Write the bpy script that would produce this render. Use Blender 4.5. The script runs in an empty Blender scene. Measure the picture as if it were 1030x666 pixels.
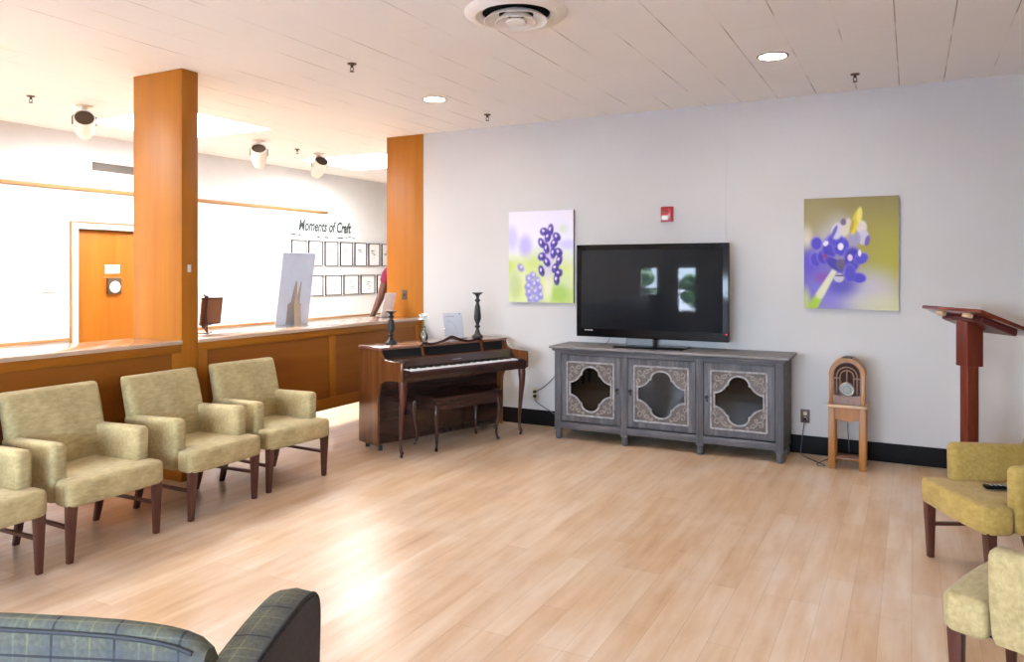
import bpy, bmesh, math, random
from mathutils import Vector, Matrix, Euler
random.seed(7)
PI = math.pi
S = bpy.context.scene
C = S.collection

# ------------------------------------------------------------------ materials
MATS = {}
def newmat(name):
    m = bpy.data.materials.new(name); m.use_nodes = True
    nt = m.node_tree; nt.nodes.clear()
    out = nt.nodes.new('ShaderNodeOutputMaterial')
    b = nt.nodes.new('ShaderNodeBsdfPrincipled')
    nt.links.new(b.outputs[0], out.inputs[0])
    MATS[name] = m
    return m, nt, b, out
def N(nt, kind, **kw):
    n = nt.nodes.new(kind)
    for k, v in kw.items():
        if k.startswith('i_'):
            n.inputs[k[2:].replace('_', ' ')].default_value = v
        else:
            setattr(n, k, v)
    return n
def coords(nt, scale=(1, 1, 1), rot=(0, 0, 0), loc=(0, 0, 0)):
    tc = N(nt, 'ShaderNodeTexCoord'); mp = N(nt, 'ShaderNodeMapping')
    mp.inputs['Scale'].default_value = scale; mp.inputs['Rotation'].default_value = rot; mp.inputs['Location'].default_value = loc
    nt.links.new(tc.outputs['Object'], mp.inputs['Vector'])
    return mp.outputs[0]
def ramp(nt, fac, stops):
    r = N(nt, 'ShaderNodeValToRGB')
    e = r.color_ramp.elements
    while len(e) < len(stops): e.new(0.5)
    for el, (p, c) in zip(e, stops):
        el.position = p; el.color = (c[0], c[1], c[2], 1)
    nt.links.new(fac, r.inputs[0])
    return r.outputs[0]
def noise(nt, vec, scale, detail=3, rough=.55):
    n = N(nt, 'ShaderNodeTexNoise'); n.inputs['Scale'].default_value = scale
    n.inputs['Detail'].default_value = detail; n.inputs['Roughness'].default_value = rough
    nt.links.new(vec, n.inputs['Vector'])
    return n.outputs['Fac']
def bump(nt, b, h, strength=.2, dist=.002):
    bp = N(nt, 'ShaderNodeBump'); bp.inputs['Strength'].default_value = strength; bp.inputs['Distance'].default_value = dist
    nt.links.new(h, bp.inputs['Height']); nt.links.new(bp.outputs[0], b.inputs['Normal'])
def math_(nt, op, a, b=None, c=None):
    n = N(nt, 'ShaderNodeMath', operation=op)
    for i, v in enumerate((a, b, c)):
        if v is None: continue
        if isinstance(v, (int, float)): n.inputs[i].default_value = v
        else: nt.links.new(v, n.inputs[i])
    return n.outputs[0]
def mixc(nt, fac, a, b, mode='MIX'):
    n = N(nt, 'ShaderNodeMix', data_type='RGBA', blend_type=mode)
    for sock, v in ((n.inputs[0], fac), (n.inputs[6], a), (n.inputs[7], b)):
        if isinstance(v, (int, float)): sock.default_value = v
        elif isinstance(v, tuple): sock.default_value = (v[0], v[1], v[2], 1)
        else: nt.links.new(v, sock)
    return n.outputs[2]
def plain(name, col, rough=.5, metal=0, spec=.5, var=.06, nscale=6, bumpy=0, bscale=80, coat=0):
    m, nt, b, o = newmat(name)
    v = coords(nt)
    f = noise(nt, v, nscale)
    lo = tuple(c * (1 - var) for c in col); hi = tuple(min(1, c * (1 + var)) for c in col)
    nt.links.new(ramp(nt, f, [(.3, lo), (.7, hi)]), b.inputs['Base Color'])
    b.inputs['Roughness'].default_value = rough; b.inputs['Metallic'].default_value = metal
    b.inputs['Specular IOR Level'].default_value = spec; b.inputs['Coat Weight'].default_value = coat
    if bumpy: bump(nt, b, noise(nt, v, bscale), bumpy)
    return m
def wood(name, dark, mid, light, scale=(1, 1, 1), rough=.35, g=14, spec=.5, coat=0):
    """scale: small number along the grain"""
    m, nt, b, o = newmat(name)
    v = coords(nt, scale)
    f = noise(nt, v, g, 5, .6)
    f2 = noise(nt, v, g * 5, 2)
    ff = math_(nt, 'MULTIPLY_ADD', f2, .25, math_(nt, 'MULTIPLY', f, .8))
    nt.links.new(ramp(nt, ff, [(.33, dark), (.52, mid), (.72, light)]), b.inputs['Base Color'])
    b.inputs['Roughness'].default_value = rough; b.inputs['Specular IOR Level'].default_value = spec
    b.inputs['Coat Weight'].default_value = coat; b.inputs['Coat Roughness'].default_value = .15
    bump(nt, b, ff, .06)
    return m
def emit(name, col, strength):
    m, nt, b, o = newmat(name)
    b.inputs['Base Color'].default_value = (*col, 1)
    b.inputs['Emission Color'].default_value = (*col, 1); b.inputs['Emission Strength'].default_value = strength
    return m
def fabric(name, c1, c2, scale=260):
    m, nt, b, o = newmat(name)
    v = coords(nt)
    big = noise(nt, v, 7, 3)
    vs = coords(nt, (1, .25, 1))
    vs2 = coords(nt, (1, 1, .25))
    w = math_(nt, 'ADD', noise(nt, vs, scale, 1), noise(nt, vs2, scale * .8, 1))
    mid = noise(nt, coords(nt, (1, .35, 1)), 55, 2)
    f = math_(nt, 'ADD', math_(nt, 'MULTIPLY_ADD', mid, .45, math_(nt, 'MULTIPLY', big, .35)), math_(nt, 'MULTIPLY', w, .12))
    nt.links.new(ramp(nt, f, [(.3, c1), (.75, c2)]), b.inputs['Base Color'])
    b.inputs['Roughness'].default_value = .9; b.inputs['Specular IOR Level'].default_value = .2
    b.inputs['Sheen Weight'].default_value = .15
    bump(nt, b, w, .35, .0015)
    return m

plain('wall_paint', (.58, .565, .55), .75, spec=.3, var=.025, nscale=1.2, bumpy=.08, bscale=220)
plain('lobby_paint', (.68, .69, .695), .8, spec=.3, var=.02)
plain('rear_paint', (.66, .65, .64), .8, spec=.3, var=.03)  # rear wall kept pale to lift the light in the room
plain('right_paint', (.26, .22, .19), .8, spec=.3, var=.03)  # unseen right wall darkened so it throws back less light
plain('white_trim', (.66, .63, .60), .45)
plain('white_metal', (.80, .78, .73), .4)
plain('cream_metal', (.72, .66, .53), .4)
plain('black_rubber', (.006, .005, .005), .6, spec=.15)
plain('black_gloss', (.004, .004, .005), .15, spec=.22)
plain('black_matte', (.012, .012, .013), .6)
plain('dark_metal', (.06, .05, .045), .4, metal=.7)
plain('bronze', (.09, .06, .04), .45, metal=.5)
plain('brown_plate', (.10, .055, .03), .4)
plain('ivory_plate', (.55, .47, .33), .4)
plain('dark_hole', (.012, .01, .01), .9, spec=.1)
plain('white_paper', (.83, .83, .84), .8)
plain('board_back', (.62, .72, .90), .8)  # blue of the window light put into the board's colour
plain('kraft', (.50, .42, .32), .85)
plain('grey_kraft', (.42, .40, .40), .85)
plain('piano_keys', (.80, .80, .82), .25)
plain('alarm_red', (.36, .012, .018), .35)
plain('lens_white', (.75, .72, .68), .25)
plain('blue_grey_cord', (.07, .08, .10), .5)
plain('maroon', (.10, .02, .018), .4)
plain('brown_back', (.30, .14, .075), .6)
plain('magenta_cloth', (.20, .010, .06), .85)
plain('navy_cloth', (.03, .035, .06), .9)
plain('skin', (.125, .052, .034), .5, var=.1)
plain('hair', (.012, .009, .008), .7)
plain('shoe', (.02, .02, .02), .5)
plain('petal_white', (.80, .86, .78), .7)
plain('stem_green', (.12, .25, .05), .6)
plain('ink', (.03, .05, .05), .7)
plain('ink_soft', (.30, .33, .35), .8)
plain('candle_wood', (.022, .020, .022), .42, var=.4, nscale=40)
plain('carved', (.135, .112, .10), .7, var=.3, nscale=45, bumpy=.4, bscale=120)
plain('carved_light', (.27, .235, .215), .65, var=.3, nscale=60)
plain('worn_edge', (.33, .32, .33), .6, var=.35, nscale=30)
plain('radio_cloth', (.035, .014, .010), .9)
plain('radio_fret', (.24, .13, .075), .5)
plain('dial_glass', (.20, .19, .155), .2)
plain('smoke_metal', (.16, .165, .18), .3, metal=.6)
plain('silver', (.5, .5, .5), .3, metal=1)
plain('diffuser_paint', (.86, .84, .80), .45)
plain('vent_paint', (.17, .145, .125), .55)
plain('paving', (.46, .47, .50), .9, var=.15)  # outdoor ground kept pale to bounce sunlight up to the ceiling
plain('leaf', (.02, .07, .015), .8, var=.6, nscale=3)
plain('bark', (.08, .05, .03), .9)
plain('underfabric', (.02, .02, .02), .9)
emit('red_led', (1, .02, .03), 3)
emit('downlight_lens', (1.0, .94, .87), 110)
emit('skylight_pane', (.95, .98, 1.0), 17.5)

OW = ((.31, .100, .005), (.35, .118, .007), (.39, .14, .010))
wood('orange_wood', *OW, scale=(1, 1, .06), rough=.42, g=7, spec=.3)
wood('orange_wood_long', *OW, scale=(1, .06, 1), rough=.4, g=7, spec=.3)
wood('panel_wood', (.23, .068, .006), (.265, .082, .008), (.30, .10, .012), scale=(1, .07, 1), rough=.4, g=7, spec=.35)
wood('door_wood', (.33, .105, .006), (.37, .122, .008), (.41, .14, .010), scale=(1, 1, .07), rough=.45, g=7, spec=.3)
wood('pale_trim', (.30, .14, .045), (.36, .18, .06), (.42, .22, .085), scale=(1, .06, 1), rough=.5)
wood('counter_top', (.55, .36, .24), (.62, .43, .30), (.68, .50, .37), scale=(1, .07, 1), rough=.12, coat=.8)  # whitish reflection on the glossy top put into the pale wood colour
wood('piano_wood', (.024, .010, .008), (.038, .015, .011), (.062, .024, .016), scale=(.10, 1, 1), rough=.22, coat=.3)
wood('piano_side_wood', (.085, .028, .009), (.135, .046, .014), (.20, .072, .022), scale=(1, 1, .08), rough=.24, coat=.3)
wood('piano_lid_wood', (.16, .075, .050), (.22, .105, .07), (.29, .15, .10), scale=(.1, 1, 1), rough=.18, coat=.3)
wood('leg_wood', (.045, .010, .007), (.068, .016, .010), (.095, .026, .015), scale=(1, 1, .1), rough=.3, coat=.2)
wood('redwood', (.10, .014, .006), (.15, .023, .009), (.22, .042, .015), scale=(1, 1, .1), rough=.4)
wood('redwood_top', (.10, .016, .008), (.15, .026, .012), (.21, .045, .02), scale=(.1, 1, 1), rough=.14, coat=.6)
wood('honey_wood', (.24, .088, .014), (.32, .13, .025), (.42, .19, .048), scale=(1, 1, .12), rough=.42)
wood('radio_wood', (.13, .040, .008), (.19, .062, .013), (.26, .095, .024), scale=(.2, 1, 1), rough=.3, coat=.2)
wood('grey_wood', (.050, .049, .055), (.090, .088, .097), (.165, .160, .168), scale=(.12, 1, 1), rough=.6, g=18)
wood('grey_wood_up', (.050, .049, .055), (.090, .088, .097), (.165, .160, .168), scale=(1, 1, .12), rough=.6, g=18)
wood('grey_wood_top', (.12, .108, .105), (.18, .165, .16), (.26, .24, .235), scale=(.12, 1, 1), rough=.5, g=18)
wood('block_wood', (.50, .33, .20), (.58, .40, .25), (.66, .48, .32), scale=(.1, 1, 1), rough=.5)
fabric('olive_fabric', (.27, .175, .035), (.54, .39, .12))
fabric('beige_fabric', (.29, .22, .085), (.58, .48, .26))

# floor : maple laminate strips running along Y
m, nt, b, o = newmat('plank_floor')
v = coords(nt, rot=(0, 0, PI / 2))
br = N(nt, 'ShaderNodeTexBrick', offset=.37, offset_frequency=3, squash=1)
nt.links.new(v, br.inputs['Vector'])
for k, val in (('Scale', 1), ('Mortar Size', .0012), ('Mortar Smooth', .3), ('Bias', 0), ('Brick Width', .95), ('Row Height', .127)): br.inputs[k].default_value = val
br.inputs['Color1'].default_value = (0, 0, 0, 1); br.inputs['Color2'].default_value = (1, 1, 1, 1); br.inputs['Mortar'].default_value = (.5, .5, .5, 1)
cell = math_(nt, 'MULTIPLY_ADD', br.outputs['Color'], .17, .10)
vg = coords(nt, (7, .8, 1))
gr = noise(nt, vg, 2.0, 3, .55)
vp = coords(nt, (3.0, .75, 1))
pt = noise(nt, vp, 1.6, 4, .55)
ff = math_(nt, 'ADD', math_(nt, 'MULTIPLY', gr, .55), cell)
base = ramp(nt, ff, [(.22, (.47, .26, .125)), (.34, (.59, .38, .215)), (.47, (.675, .48, .315)), (.66, (.77, .63, .49))])
pm = ramp(nt, pt, [(.46, (0, 0, 0)), (.85, (1, 1, 1))])
pm = math_(nt, 'MULTIPLY', pm, math_(nt, 'MULTIPLY_ADD', br.outputs['Color'], .6, .25))
base = mixc(nt, pm, base, (.53, .30, .12))
wz = noise(nt, coords(nt, (1.6, .9, 1), loc=(4, 2, 0)), 1.7, 4, .65)
base = mixc(nt, math_(nt, 'MULTIPLY', ramp(nt, wz, [(.47, (0, 0, 0)), (.68, (1, 1, 1))]), .42), base, (.74, .63, .545))
base = mixc(nt, math_(nt, 'MULTIPLY', br.outputs['Fac'], .45), base, (.24, .13, .07))
nt.links.new(base, b.inputs['Base Color'])
b.inputs['Roughness'].default_value = .28
b.inputs['Specular IOR Level'].default_value = .5

# ceiling : 12 inch strips along Y with broken dark joints
m, nt, b, o = newmat('ceiling_board')
tc = N(nt, 'ShaderNodeTexCoord'); sp = N(nt, 'ShaderNodeSeparateXYZ'); nt.links.new(tc.outputs['Object'], sp.inputs[0])
PITCH = .3115
fx = math_(nt, 'FRACT', math_(nt, 'DIVIDE', math_(nt, 'ADD', sp.outputs[0], 2.58 + 60 * PITCH + PITCH / 2), PITCH))
dx = math_(nt, 'ABSOLUTE', math_(nt, 'SUBTRACT', fx, .5))
line = math_(nt, 'LESS_THAN', dx, .0125)
row = math_(nt, 'FLOOR', math_(nt, 'DIVIDE', math_(nt, 'ADD', sp.outputs[0], 2.58 + 60 * PITCH + PITCH * .5), PITCH))
cm = N(nt, 'ShaderNodeCombineXYZ'); nt.links.new(math_(nt, 'MULTIPLY', row, 3.7), cm.inputs[0]); nt.links.new(math_(nt, 'MULTIPLY', sp.outputs[1], 1.3), cm.inputs[1])
brk = noise(nt, cm.outputs[0], 1.0, 2, .6)
brk2 = ramp(nt, brk, [(.48, (.06, .06, .06)), (.62, (1, 1, 1))])
lm = math_(nt, 'MULTIPLY', line, brk2)
fy = math_(nt, 'FRACT', math_(nt, 'ADD', math_(nt, 'DIVIDE', sp.outputs[1], 1.22), math_(nt, 'MULTIPLY', math_(nt, 'FLOOR', math_(nt, 'DIVIDE', math_(nt, 'ADD', sp.outputs[0], 2.58 + 60 * PITCH), PITCH)), .37)))
ly = math_(nt, 'MULTIPLY', math_(nt, 'LESS_THAN', fy, .003), .22)
lm = math_(nt, 'MAXIMUM', lm, ly)
nz = noise(nt, tc.outputs['Object'], 1.1, 2)
cb = ramp(nt, nz, [(.3, (.865, .865, .87)), (.7, (.89, .89, .895))])
nt.links.new(mixc(nt, math_(nt, 'MULTIPLY', lm, .58), cb, (.16, .125, .10)), b.inputs['Base Color'])
b.inputs['Roughness'].default_value = .8; b.inputs['Specular IOR Level'].default_value = .25
bump(nt, b, math_(nt, 'MULTIPLY', lm, -1), .2, .002)

# thin glass
def glass(name, tint, refl=1.0, extra=.0):
    m = bpy.data.materials.new(name); m.use_nodes = True; MATS[name] = m
    nt = m.node_tree; nt.nodes.clear()
    o = N(nt, 'ShaderNodeOutputMaterial'); t = N(nt, 'ShaderNodeBsdfTransparent'); g = N(nt, 'ShaderNodeBsdfGlossy')
    t.inputs[0].default_value = (*tint, 1); g.inputs['Roughness'].default_value = .03
    fr = N(nt, 'ShaderNodeFresnel'); fr.inputs[0].default_value = 1.5
    mx = N(nt, 'ShaderNodeMixShader')
    nt.links.new(math_(nt, 'MULTIPLY_ADD', fr.outputs[0], refl, extra), mx.inputs[0])
    nt.links.new(t.outputs[0], mx.inputs[1]); nt.links.new(g.outputs[0], mx.inputs[2]); nt.links.new(mx.outputs[0], o.inputs[0])
    return m
glass('clear_glass', (.95, .97, .97))
glass('cabinet_glass', (.34, .32, .26), .8, .01)
glass('vase_glass', (.95, .97, .96), 1.0, .05)
glass('acrylic', (.88, .92, 1.0), 1.0, .02)

# plaid
m, nt, b, o = newmat('plaid')
tc = N(nt, 'ShaderNodeTexCoord'); sp = N(nt, 'ShaderNodeSeparateXYZ'); nt.links.new(tc.outputs['Object'], sp.inputs[0])
def stripe(axis, period, off, w):
    f = math_(nt, 'FRACT', math_(nt, 'DIVIDE', math_(nt, 'ADD', axis, 10 + off), period))
    return math_(nt, 'LESS_THAN', math_(nt, 'ABSOLUTE', math_(nt, 'SUBTRACT', f, .5)), w / period / 2)
yz = math_(nt, 'ADD', sp.outputs[1], sp.outputs[2])
col = ramp(nt, noise(nt, tc.outputs['Object'], 90, 2), [(.3, (.078, .080, .060)), (.7, (.118, .120, .092))])
for ax in (sp.outputs[0], yz):
    col = mixc(nt, math_(nt, 'MULTIPLY', stripe(ax, .155, 0, .045), .35), col, (.06, .068, .085))
    col = mixc(nt, math_(nt, 'MULTIPLY', stripe(ax, .155, .0, .006), .85), col, (.022, .022, .028))
    col = mixc(nt, math_(nt, 'MULTIPLY', stripe(ax, .155, .06, .005), .28), col, (.30, .26, .12))
    col = mixc(nt, math_(nt, 'MULTIPLY', stripe(ax, .155, .095, .005), .20), col, (.24, .27, .20))
nt.links.new(col, b.inputs['Base Color']); b.inputs['Roughness'].default_value = .85; b.inputs['Specular IOR Level'].default_value = .25
bump(nt, b, noise(nt, tc.outputs['Object'], 300, 1), .3, .001)
plain('plaid_side', (.035, .034, .045), .85, var=.2, nscale=60)  # shadow on the sofa's outer side put into the cloth colour
plain('piping_dark', (.02, .022, .026), .7)

# vertex painted artwork
m, nt, b, o = newmat('canvas_print')
at = N(nt, 'ShaderNodeVertexColor', layer_name='Col')
nt.links.new(at.outputs[0], b.inputs['Base Color']); b.inputs['Roughness'].default_value = .6
plain('canvas_edge', (.10, .085, .08), .8)
# tv screen
m, nt, b, o = newmat('screen')
v = coords(nt)
nt.links.new(ramp(nt, noise(nt, v, 2), [(.3, (.009, .011, .014)), (.7, (.011, .013, .017))]), b.inputs['Base Color'])
b.inputs['Roughness'].default_value = .03; b.inputs['Specular IOR Level'].default_value = .2

# ------------------------------------------------------------------ mesh helpers
class MB:
    def __init__(self): self.bm = bmesh.new()
    def _merge(self, t, M=None):
        if M is not None: bmesh.ops.transform(t, matrix=M, verts=t.verts)
        me = bpy.data.meshes.new('t'); t.to_mesh(me); t.free(); self.bm.from_mesh(me); bpy.data.meshes.remove(me); return self
    def box(self, x0, x1, y0, y1, z0, z1, bev=0, seg=2, M=None):
        t = bmesh.new(); bmesh.ops.create_cube(t, size=1)
        for q in t.verts: q.co = Vector(((x0 + x1) / 2 + q.co.x * (x1 - x0), (y0 + y1) / 2 + q.co.y * (y1 - y0), (z0 + z1) / 2 + q.co.z * (z1 - z0)))
        if bev: bmesh.ops.bevel(t, geom=t.edges[:], offset=bev, segments=seg, profile=.5, affect='EDGES')
        return self._merge(t, M)
    def lathe(self, prof, seg=24, M=None):
        t = bmesh.new(); rings = []
        for r, z in prof:
            if r < 1e-5: rings.append([t.verts.new((0, 0, z))])
            else: rings.append([t.verts.new((r * math.cos(2 * PI * i / seg), r * math.sin(2 * PI * i / seg), z)) for i in range(seg)])
        for a, c in zip(rings, rings[1:]):
            for i in range(seg):
                j = (i + 1) % seg
                if len(a) == 1 and len(c) == 1: continue
                if len(a) == 1: t.faces.new((a[0], c[j], c[i]))
                elif len(c) == 1: t.faces.new((a[i], a[j], c[0]))
                else: t.faces.new((a[i], a[j], c[j], c[i]))
        bmesh.ops.recalc_face_normals(t, faces=t.faces)
        return self._merge(t, M)
    def loft(self, rings, M=None, cap=True, close=False):
        t = bmesh.new(); R = [[t.verts.new(p) for p in r] for r in rings]; n = len(R[0])
        pairs = list(zip(R, R[1:])) + ([(R[-1], R[0])] if close else [])
        for a, c in pairs:
            for i in range(n): t.faces.new((a[i], a[(i + 1) % n], c[(i + 1) % n], c[i]))
        if cap and not close: t.faces.new(R[0][::-1]); t.faces.new(R[-1])
        bmesh.ops.recalc_face_normals(t, faces=t.faces)
        return self._merge(t, M)
    def tube(self, pts, r, seg=8, M=None, closed=False):
        pts = [Vector(p) for p in pts]; n = len(pts)
        rad = r if isinstance(r, (list, tuple)) else [r] * n
        rings = []; up = None
        for i, p in enumerate(pts):
            a = pts[(i - 1) % n] if (closed or i > 0) else p; c = pts[(i + 1) % n] if (closed or i < n - 1) else p
            d = (c - a).normalized()
            if up is None: up = d.orthogonal().normalized()
            up = (up - d * up.dot(d)).normalized(); s = d.cross(up)
            rings.append([p + rad[i] * (math.cos(2 * PI * k / seg) * up + math.sin(2 * PI * k / seg) * s) for k in range(seg)])
        return self.loft(rings, M, close=closed)
    def prism(self, poly, h0, h1, plane='xy', bev=0, seg=2, M=None):
        """polygon (a,b) extruded between h0 and h1 along the third axis"""
        def f(a, c, h): return {'xy': (a, c, h), 'xz': (a, h, c), 'yz': (h, a, c)}[plane]
        t = bmesh.new(); lo = [t.verts.new(f(a, c, h0)) for a, c in poly]; hi = [t.verts.new(f(a, c, h1)) for a, c in poly]; n = len(poly)
        t.faces.new(lo[::-1]); t.faces.new(hi)
        for i in range(n): t.faces.new((lo[i], lo[(i + 1) % n], hi[(i + 1) % n], hi[i]))
        bmesh.ops.recalc_face_normals(t, faces=t.faces)
        if bev: bmesh.ops.bevel(t, geom=[e for e in t.edges if e.calc_face_angle(0) > .5], offset=bev, segments=seg, profile=.5, affect='EDGES')
        return self._merge(t, M)
    def ball(self, c, rx, ry=None, rz=None, M=None, u=16, v=10):
        t = bmesh.new(); bmesh.ops.create_uvsphere(t, u_segments=u, v_segments=v, radius=1)
        for q in t.verts: q.co = Vector((c[0] + q.co.x * rx, c[1] + q.co.y * (ry or rx), c[2] + q.co.z * (rz or rx)))
        return self._merge(t, M)
    def bar(self, p, q, w, d, bev=0, up=(0, 0, 1)):
        p, q = Vector(p), Vector(q); z = (q - p).normalized(); u = Vector(up)
        if abs(z.dot(u)) > .98: u = Vector((1, 0, 0))
        x = u.cross(z).normalized(); y = z.cross(x)
        M = Matrix((x, y, z)).transposed().to_4x4(); M.translation = p
        return self.box(-w / 2, w / 2, -d / 2, d / 2, 0, (q - p).length, bev, 2, M)
    def build(self, name, mat, parent=None, smooth=True, angle=38):
        bm = self.bm; bm.normal_update()
        if smooth:
            for f_ in bm.faces: f_.smooth = True
            for e in bm.edges:
                if len(e.link_faces) == 2 and e.calc_face_angle(0) > math.radians(angle): e.smooth = False
        me = bpy.data.meshes.new(name); bm.to_mesh(me); bm.free()
        o = bpy.data.objects.new(name, me); C.objects.link(o)
        me.materials.append(MATS[mat] if isinstance(mat, str) else mat)
        if parent is not None: o.parent = parent
        return o
def T(x=0, y=0, z=0, rx=0, ry=0, rz=0): return Matrix.Translation((x, y, z)) @ Euler((rx, ry, rz)).to_matrix().to_4x4()
def rr(w, d, r, n=5, cx=0, cy=0):
    """rounded rectangle ring (x,y)"""
    P = []
    for sx, sy, a0 in ((1, 1, 0), (-1, 1, PI / 2), (-1, -1, PI), (1, -1, 1.5 * PI)):
        for k in range(n + 1):
            a = a0 + PI / 2 * k / n
            P.append((cx + sx * (w / 2 - r) + r * math.cos(a), cy + sy * (d / 2 - r) + r * math.sin(a)))
    return P
def tag(o, label, cat, group=None, kind=None):
    o['label'] = label; o['category'] = cat
    if group: o['group'] = group
    if kind: o['kind'] = kind
    return o
def thing(name, label, cat, loc=(0, 0, 0), rz=0, group=None, kind=None):
    o = bpy.data.objects.new(name, None); C.objects.link(o); o.empty_display_size = .1
    o.location = loc; o.rotation_euler = (0, 0, rz)
    return tag(o, label, cat, group, kind)
def struct(o, label=None, cat=None):
    o['kind'] = 'structure'
    if label: o['label'] = label; o['category'] = cat
    return o
def dup(root, loc, rz, label, group=None):
    r = root.copy(); C.objects.link(r); r.location = loc; r.rotation_euler = (0, 0, rz); r['label'] = label
    if group: r['group'] = group
    for ch in list(root.children):
        c = ch.copy(); C.objects.link(c); c.parent = r
        for g in list(ch.children):
            d = g.copy(); C.objects.link(d); d.parent = c
    return r
def smoothpts(pts, n=6):
    """Catmull-Rom through pts"""
    pts = [Vector(p) for p in pts]; out = []
    for i in range(len(pts) - 1):
        p0 = pts[max(i - 1, 0)]; p1 = pts[i]; p2 = pts[i + 1]; p3 = pts[min(i + 2, len(pts) - 1)]
        for k in range(n):
            t = k / n
            out.append(.5 * ((2 * p1) + (p2 - p0) * t + (2 * p0 - 5 * p1 + 4 * p2 - p3) * t * t + (3 * p1 - p0 - 3 * p2 + p3) * t ** 3))
    out.append(pts[-1]); return out

H = 3.05
YB = 6.874          # back wall face
YR = -2.6           # rear wall face
XR = 2.9            # right wall face
XL = -8.01          # lobby wall face
YF = 13.0           # far end of the lobby

# ------------------------------------------------------------------ setting
struct(MB().box(XL - .15, XR + .15, YR - .15, YF + .15, -.12, 0).build('floor', 'plank_floor'))

# ceiling with skylight openings, first two unseen and added for spill light (x0,x1,y0,y1)
SKY = [(-7.32, -6.0, -1.34, -.16), (-7.32, -6.0, 1.69, 2.87), (-7.32, -6.0, 4.72, 5.90), (-7.32, -6.0, 7.75, 8.93)]
mb = MB()
ys = [YR - .15] + [v for q in SKY for v in q[2:]] + [YF + .15]
xs = [XL - .15, SKY[0][0], SKY[0][1], XR + .15]
for i in range(3):
    for j in range(9):
        if i == 1 and j % 2: continue
        mb.box(xs[i], xs[i + 1], ys[j], ys[j + 1], H, H + .12)
struct(mb.build('ceiling', 'ceiling_board', smooth=False))
for k, (x0, x1, y0, y1) in enumerate(SKY):
    s = thing('skylight', ['skylight in the lobby ceiling at the rear end of the building', 'skylight in the lobby ceiling opposite the row of armchairs', 'square glowing skylight in the lobby ceiling behind the free-standing wood pillar', 'glowing skylight farther back in the lobby ceiling, by the wall of framed pictures'][k], 'skylight', ((x0 + x1) / 2, (y0 + y1) / 2, H + .12), kind='structure')
    a, c = (x1 - x0) / 2, (y1 - y0) / 2
    mb = MB()
    for (p, q, r_, t_) in ((-a - .03, -a, -c - .03, c + .03), (a, a + .03, -c - .03, c + .03), (-a, a, -c - .03, -c), (-a, a, c, c + .03)): mb.box(p, q, r_, t_, 0, .22)
    mb.build('curb_frame', 'white_trim', s)
    MB().box(-a, a, -c, c, .16, .18).build('pane', 'skylight_pane', s)

# back wall with a thin panel joint
mb = MB(); mb.box(-4.72, -1.4685, YB, YB + .14, 0, H); mb.box(-1.4655, XR + .15, YB, YB + .14, 0, H); mb.box(-1.4685, -1.4655, YB + .006, YB + .14, 0, H)
struct(mb.build('wall_back', 'wall_paint', smooth=False))
struct(MB().box(-4.70, XR, YB - .013, YB, 0, .155, .004).build('baseboard_back', 'black_rubber'))
# a divider behind the back wall closes the lobby on its right side
struct(MB().box(-4.72, -4.58, YB + .14, YF, 0, H).build('wall_divider', 'lobby_paint', smooth=False))
struct(MB().box(XL - .15, -4.58, YF, YF + .15, 0, H).build('wall_far', 'lobby_paint', smooth=False))
# right wall
struct(MB().box(XR, XR + .15, YR - .15, YB, 0, H).build('wall_right', 'right_paint', smooth=False))
struct(MB().box(XR - .013, XR, YR, YB, 0, .155, .004).build('baseboard_right', 'black_rubber'))

# lobby wall with the door opening
D0, D1, DH = 5.075, 5.99, 2.01
mb = MB(); mb.box(XL - .15, XL, YR - .15, D0, 0, H); mb.box(XL - .15, XL, D1, YF + .15, 0, H); mb.box(XL - .15, XL, D0, D1, DH, H); mb.box(XL - .15, XL - .13, D0, D1, 0, DH)
struct(mb.build('wall_left', 'lobby_paint', smooth=False))
struct(MB().box(XL, XL + .018, YR, 9.05, 2.425, 2.467, .004).build('trim_1', 'pale_trim'), 'pale wood picture rail high on the white lobby wall', 'trim')
mb = MB(); mb.box(XL, XL + .018, YR, D0 - .085, .80, .83, .003); mb.box(XL, XL + .018, D1 + .085, YF, .80, .83, .003)
struct(mb.build('trim_2', 'pale_trim'), 'thin pale wood chair rail low on the white lobby wall', 'trim')

# the lobby door
d = thing('door_1', 'orange wood door in the white lobby wall, left of the wood pillar', 'door', (XL, D0, 0), kind='structure')
mb = MB(); w = D1 - D0
mb.box(-.06, .022, -.075, 0, 0, DH + .065, .006); mb.box(-.06, .022, w, w + .075, 0, DH + .065, .006); mb.box(-.06, .022, 0, w, DH, DH + .065, .006)
mb.build('door_frame', 'white_trim', d)
mb = MB(); mb.box(.0, .030, -.088, -.075, 0, DH + .08, .003); mb.box(.0, .030, w + .075, w + .088, 0, DH + .08, .003); mb.box(.0, .030, -.088, w + .088, DH + .065, DH + .08, .003)
mb.build('frame_edge', 'pale_trim', d)
MB().box(-.075, -.035, .004, w - .004, .008, DH - .004, .003).build('door_leaf', 'door_wood', d)
mb = MB(); mb.lathe([(0, 0), (.028, 0), (.028, .01), (.01, .014), (.01, .05), (.026, .058), (.028, .075), (.018, .088), (0, .09)], 20, T(-.035, w - .07, 1.0, 0, PI / 2, 0)); mb.build('door_knob', 'silver', d)

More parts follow.
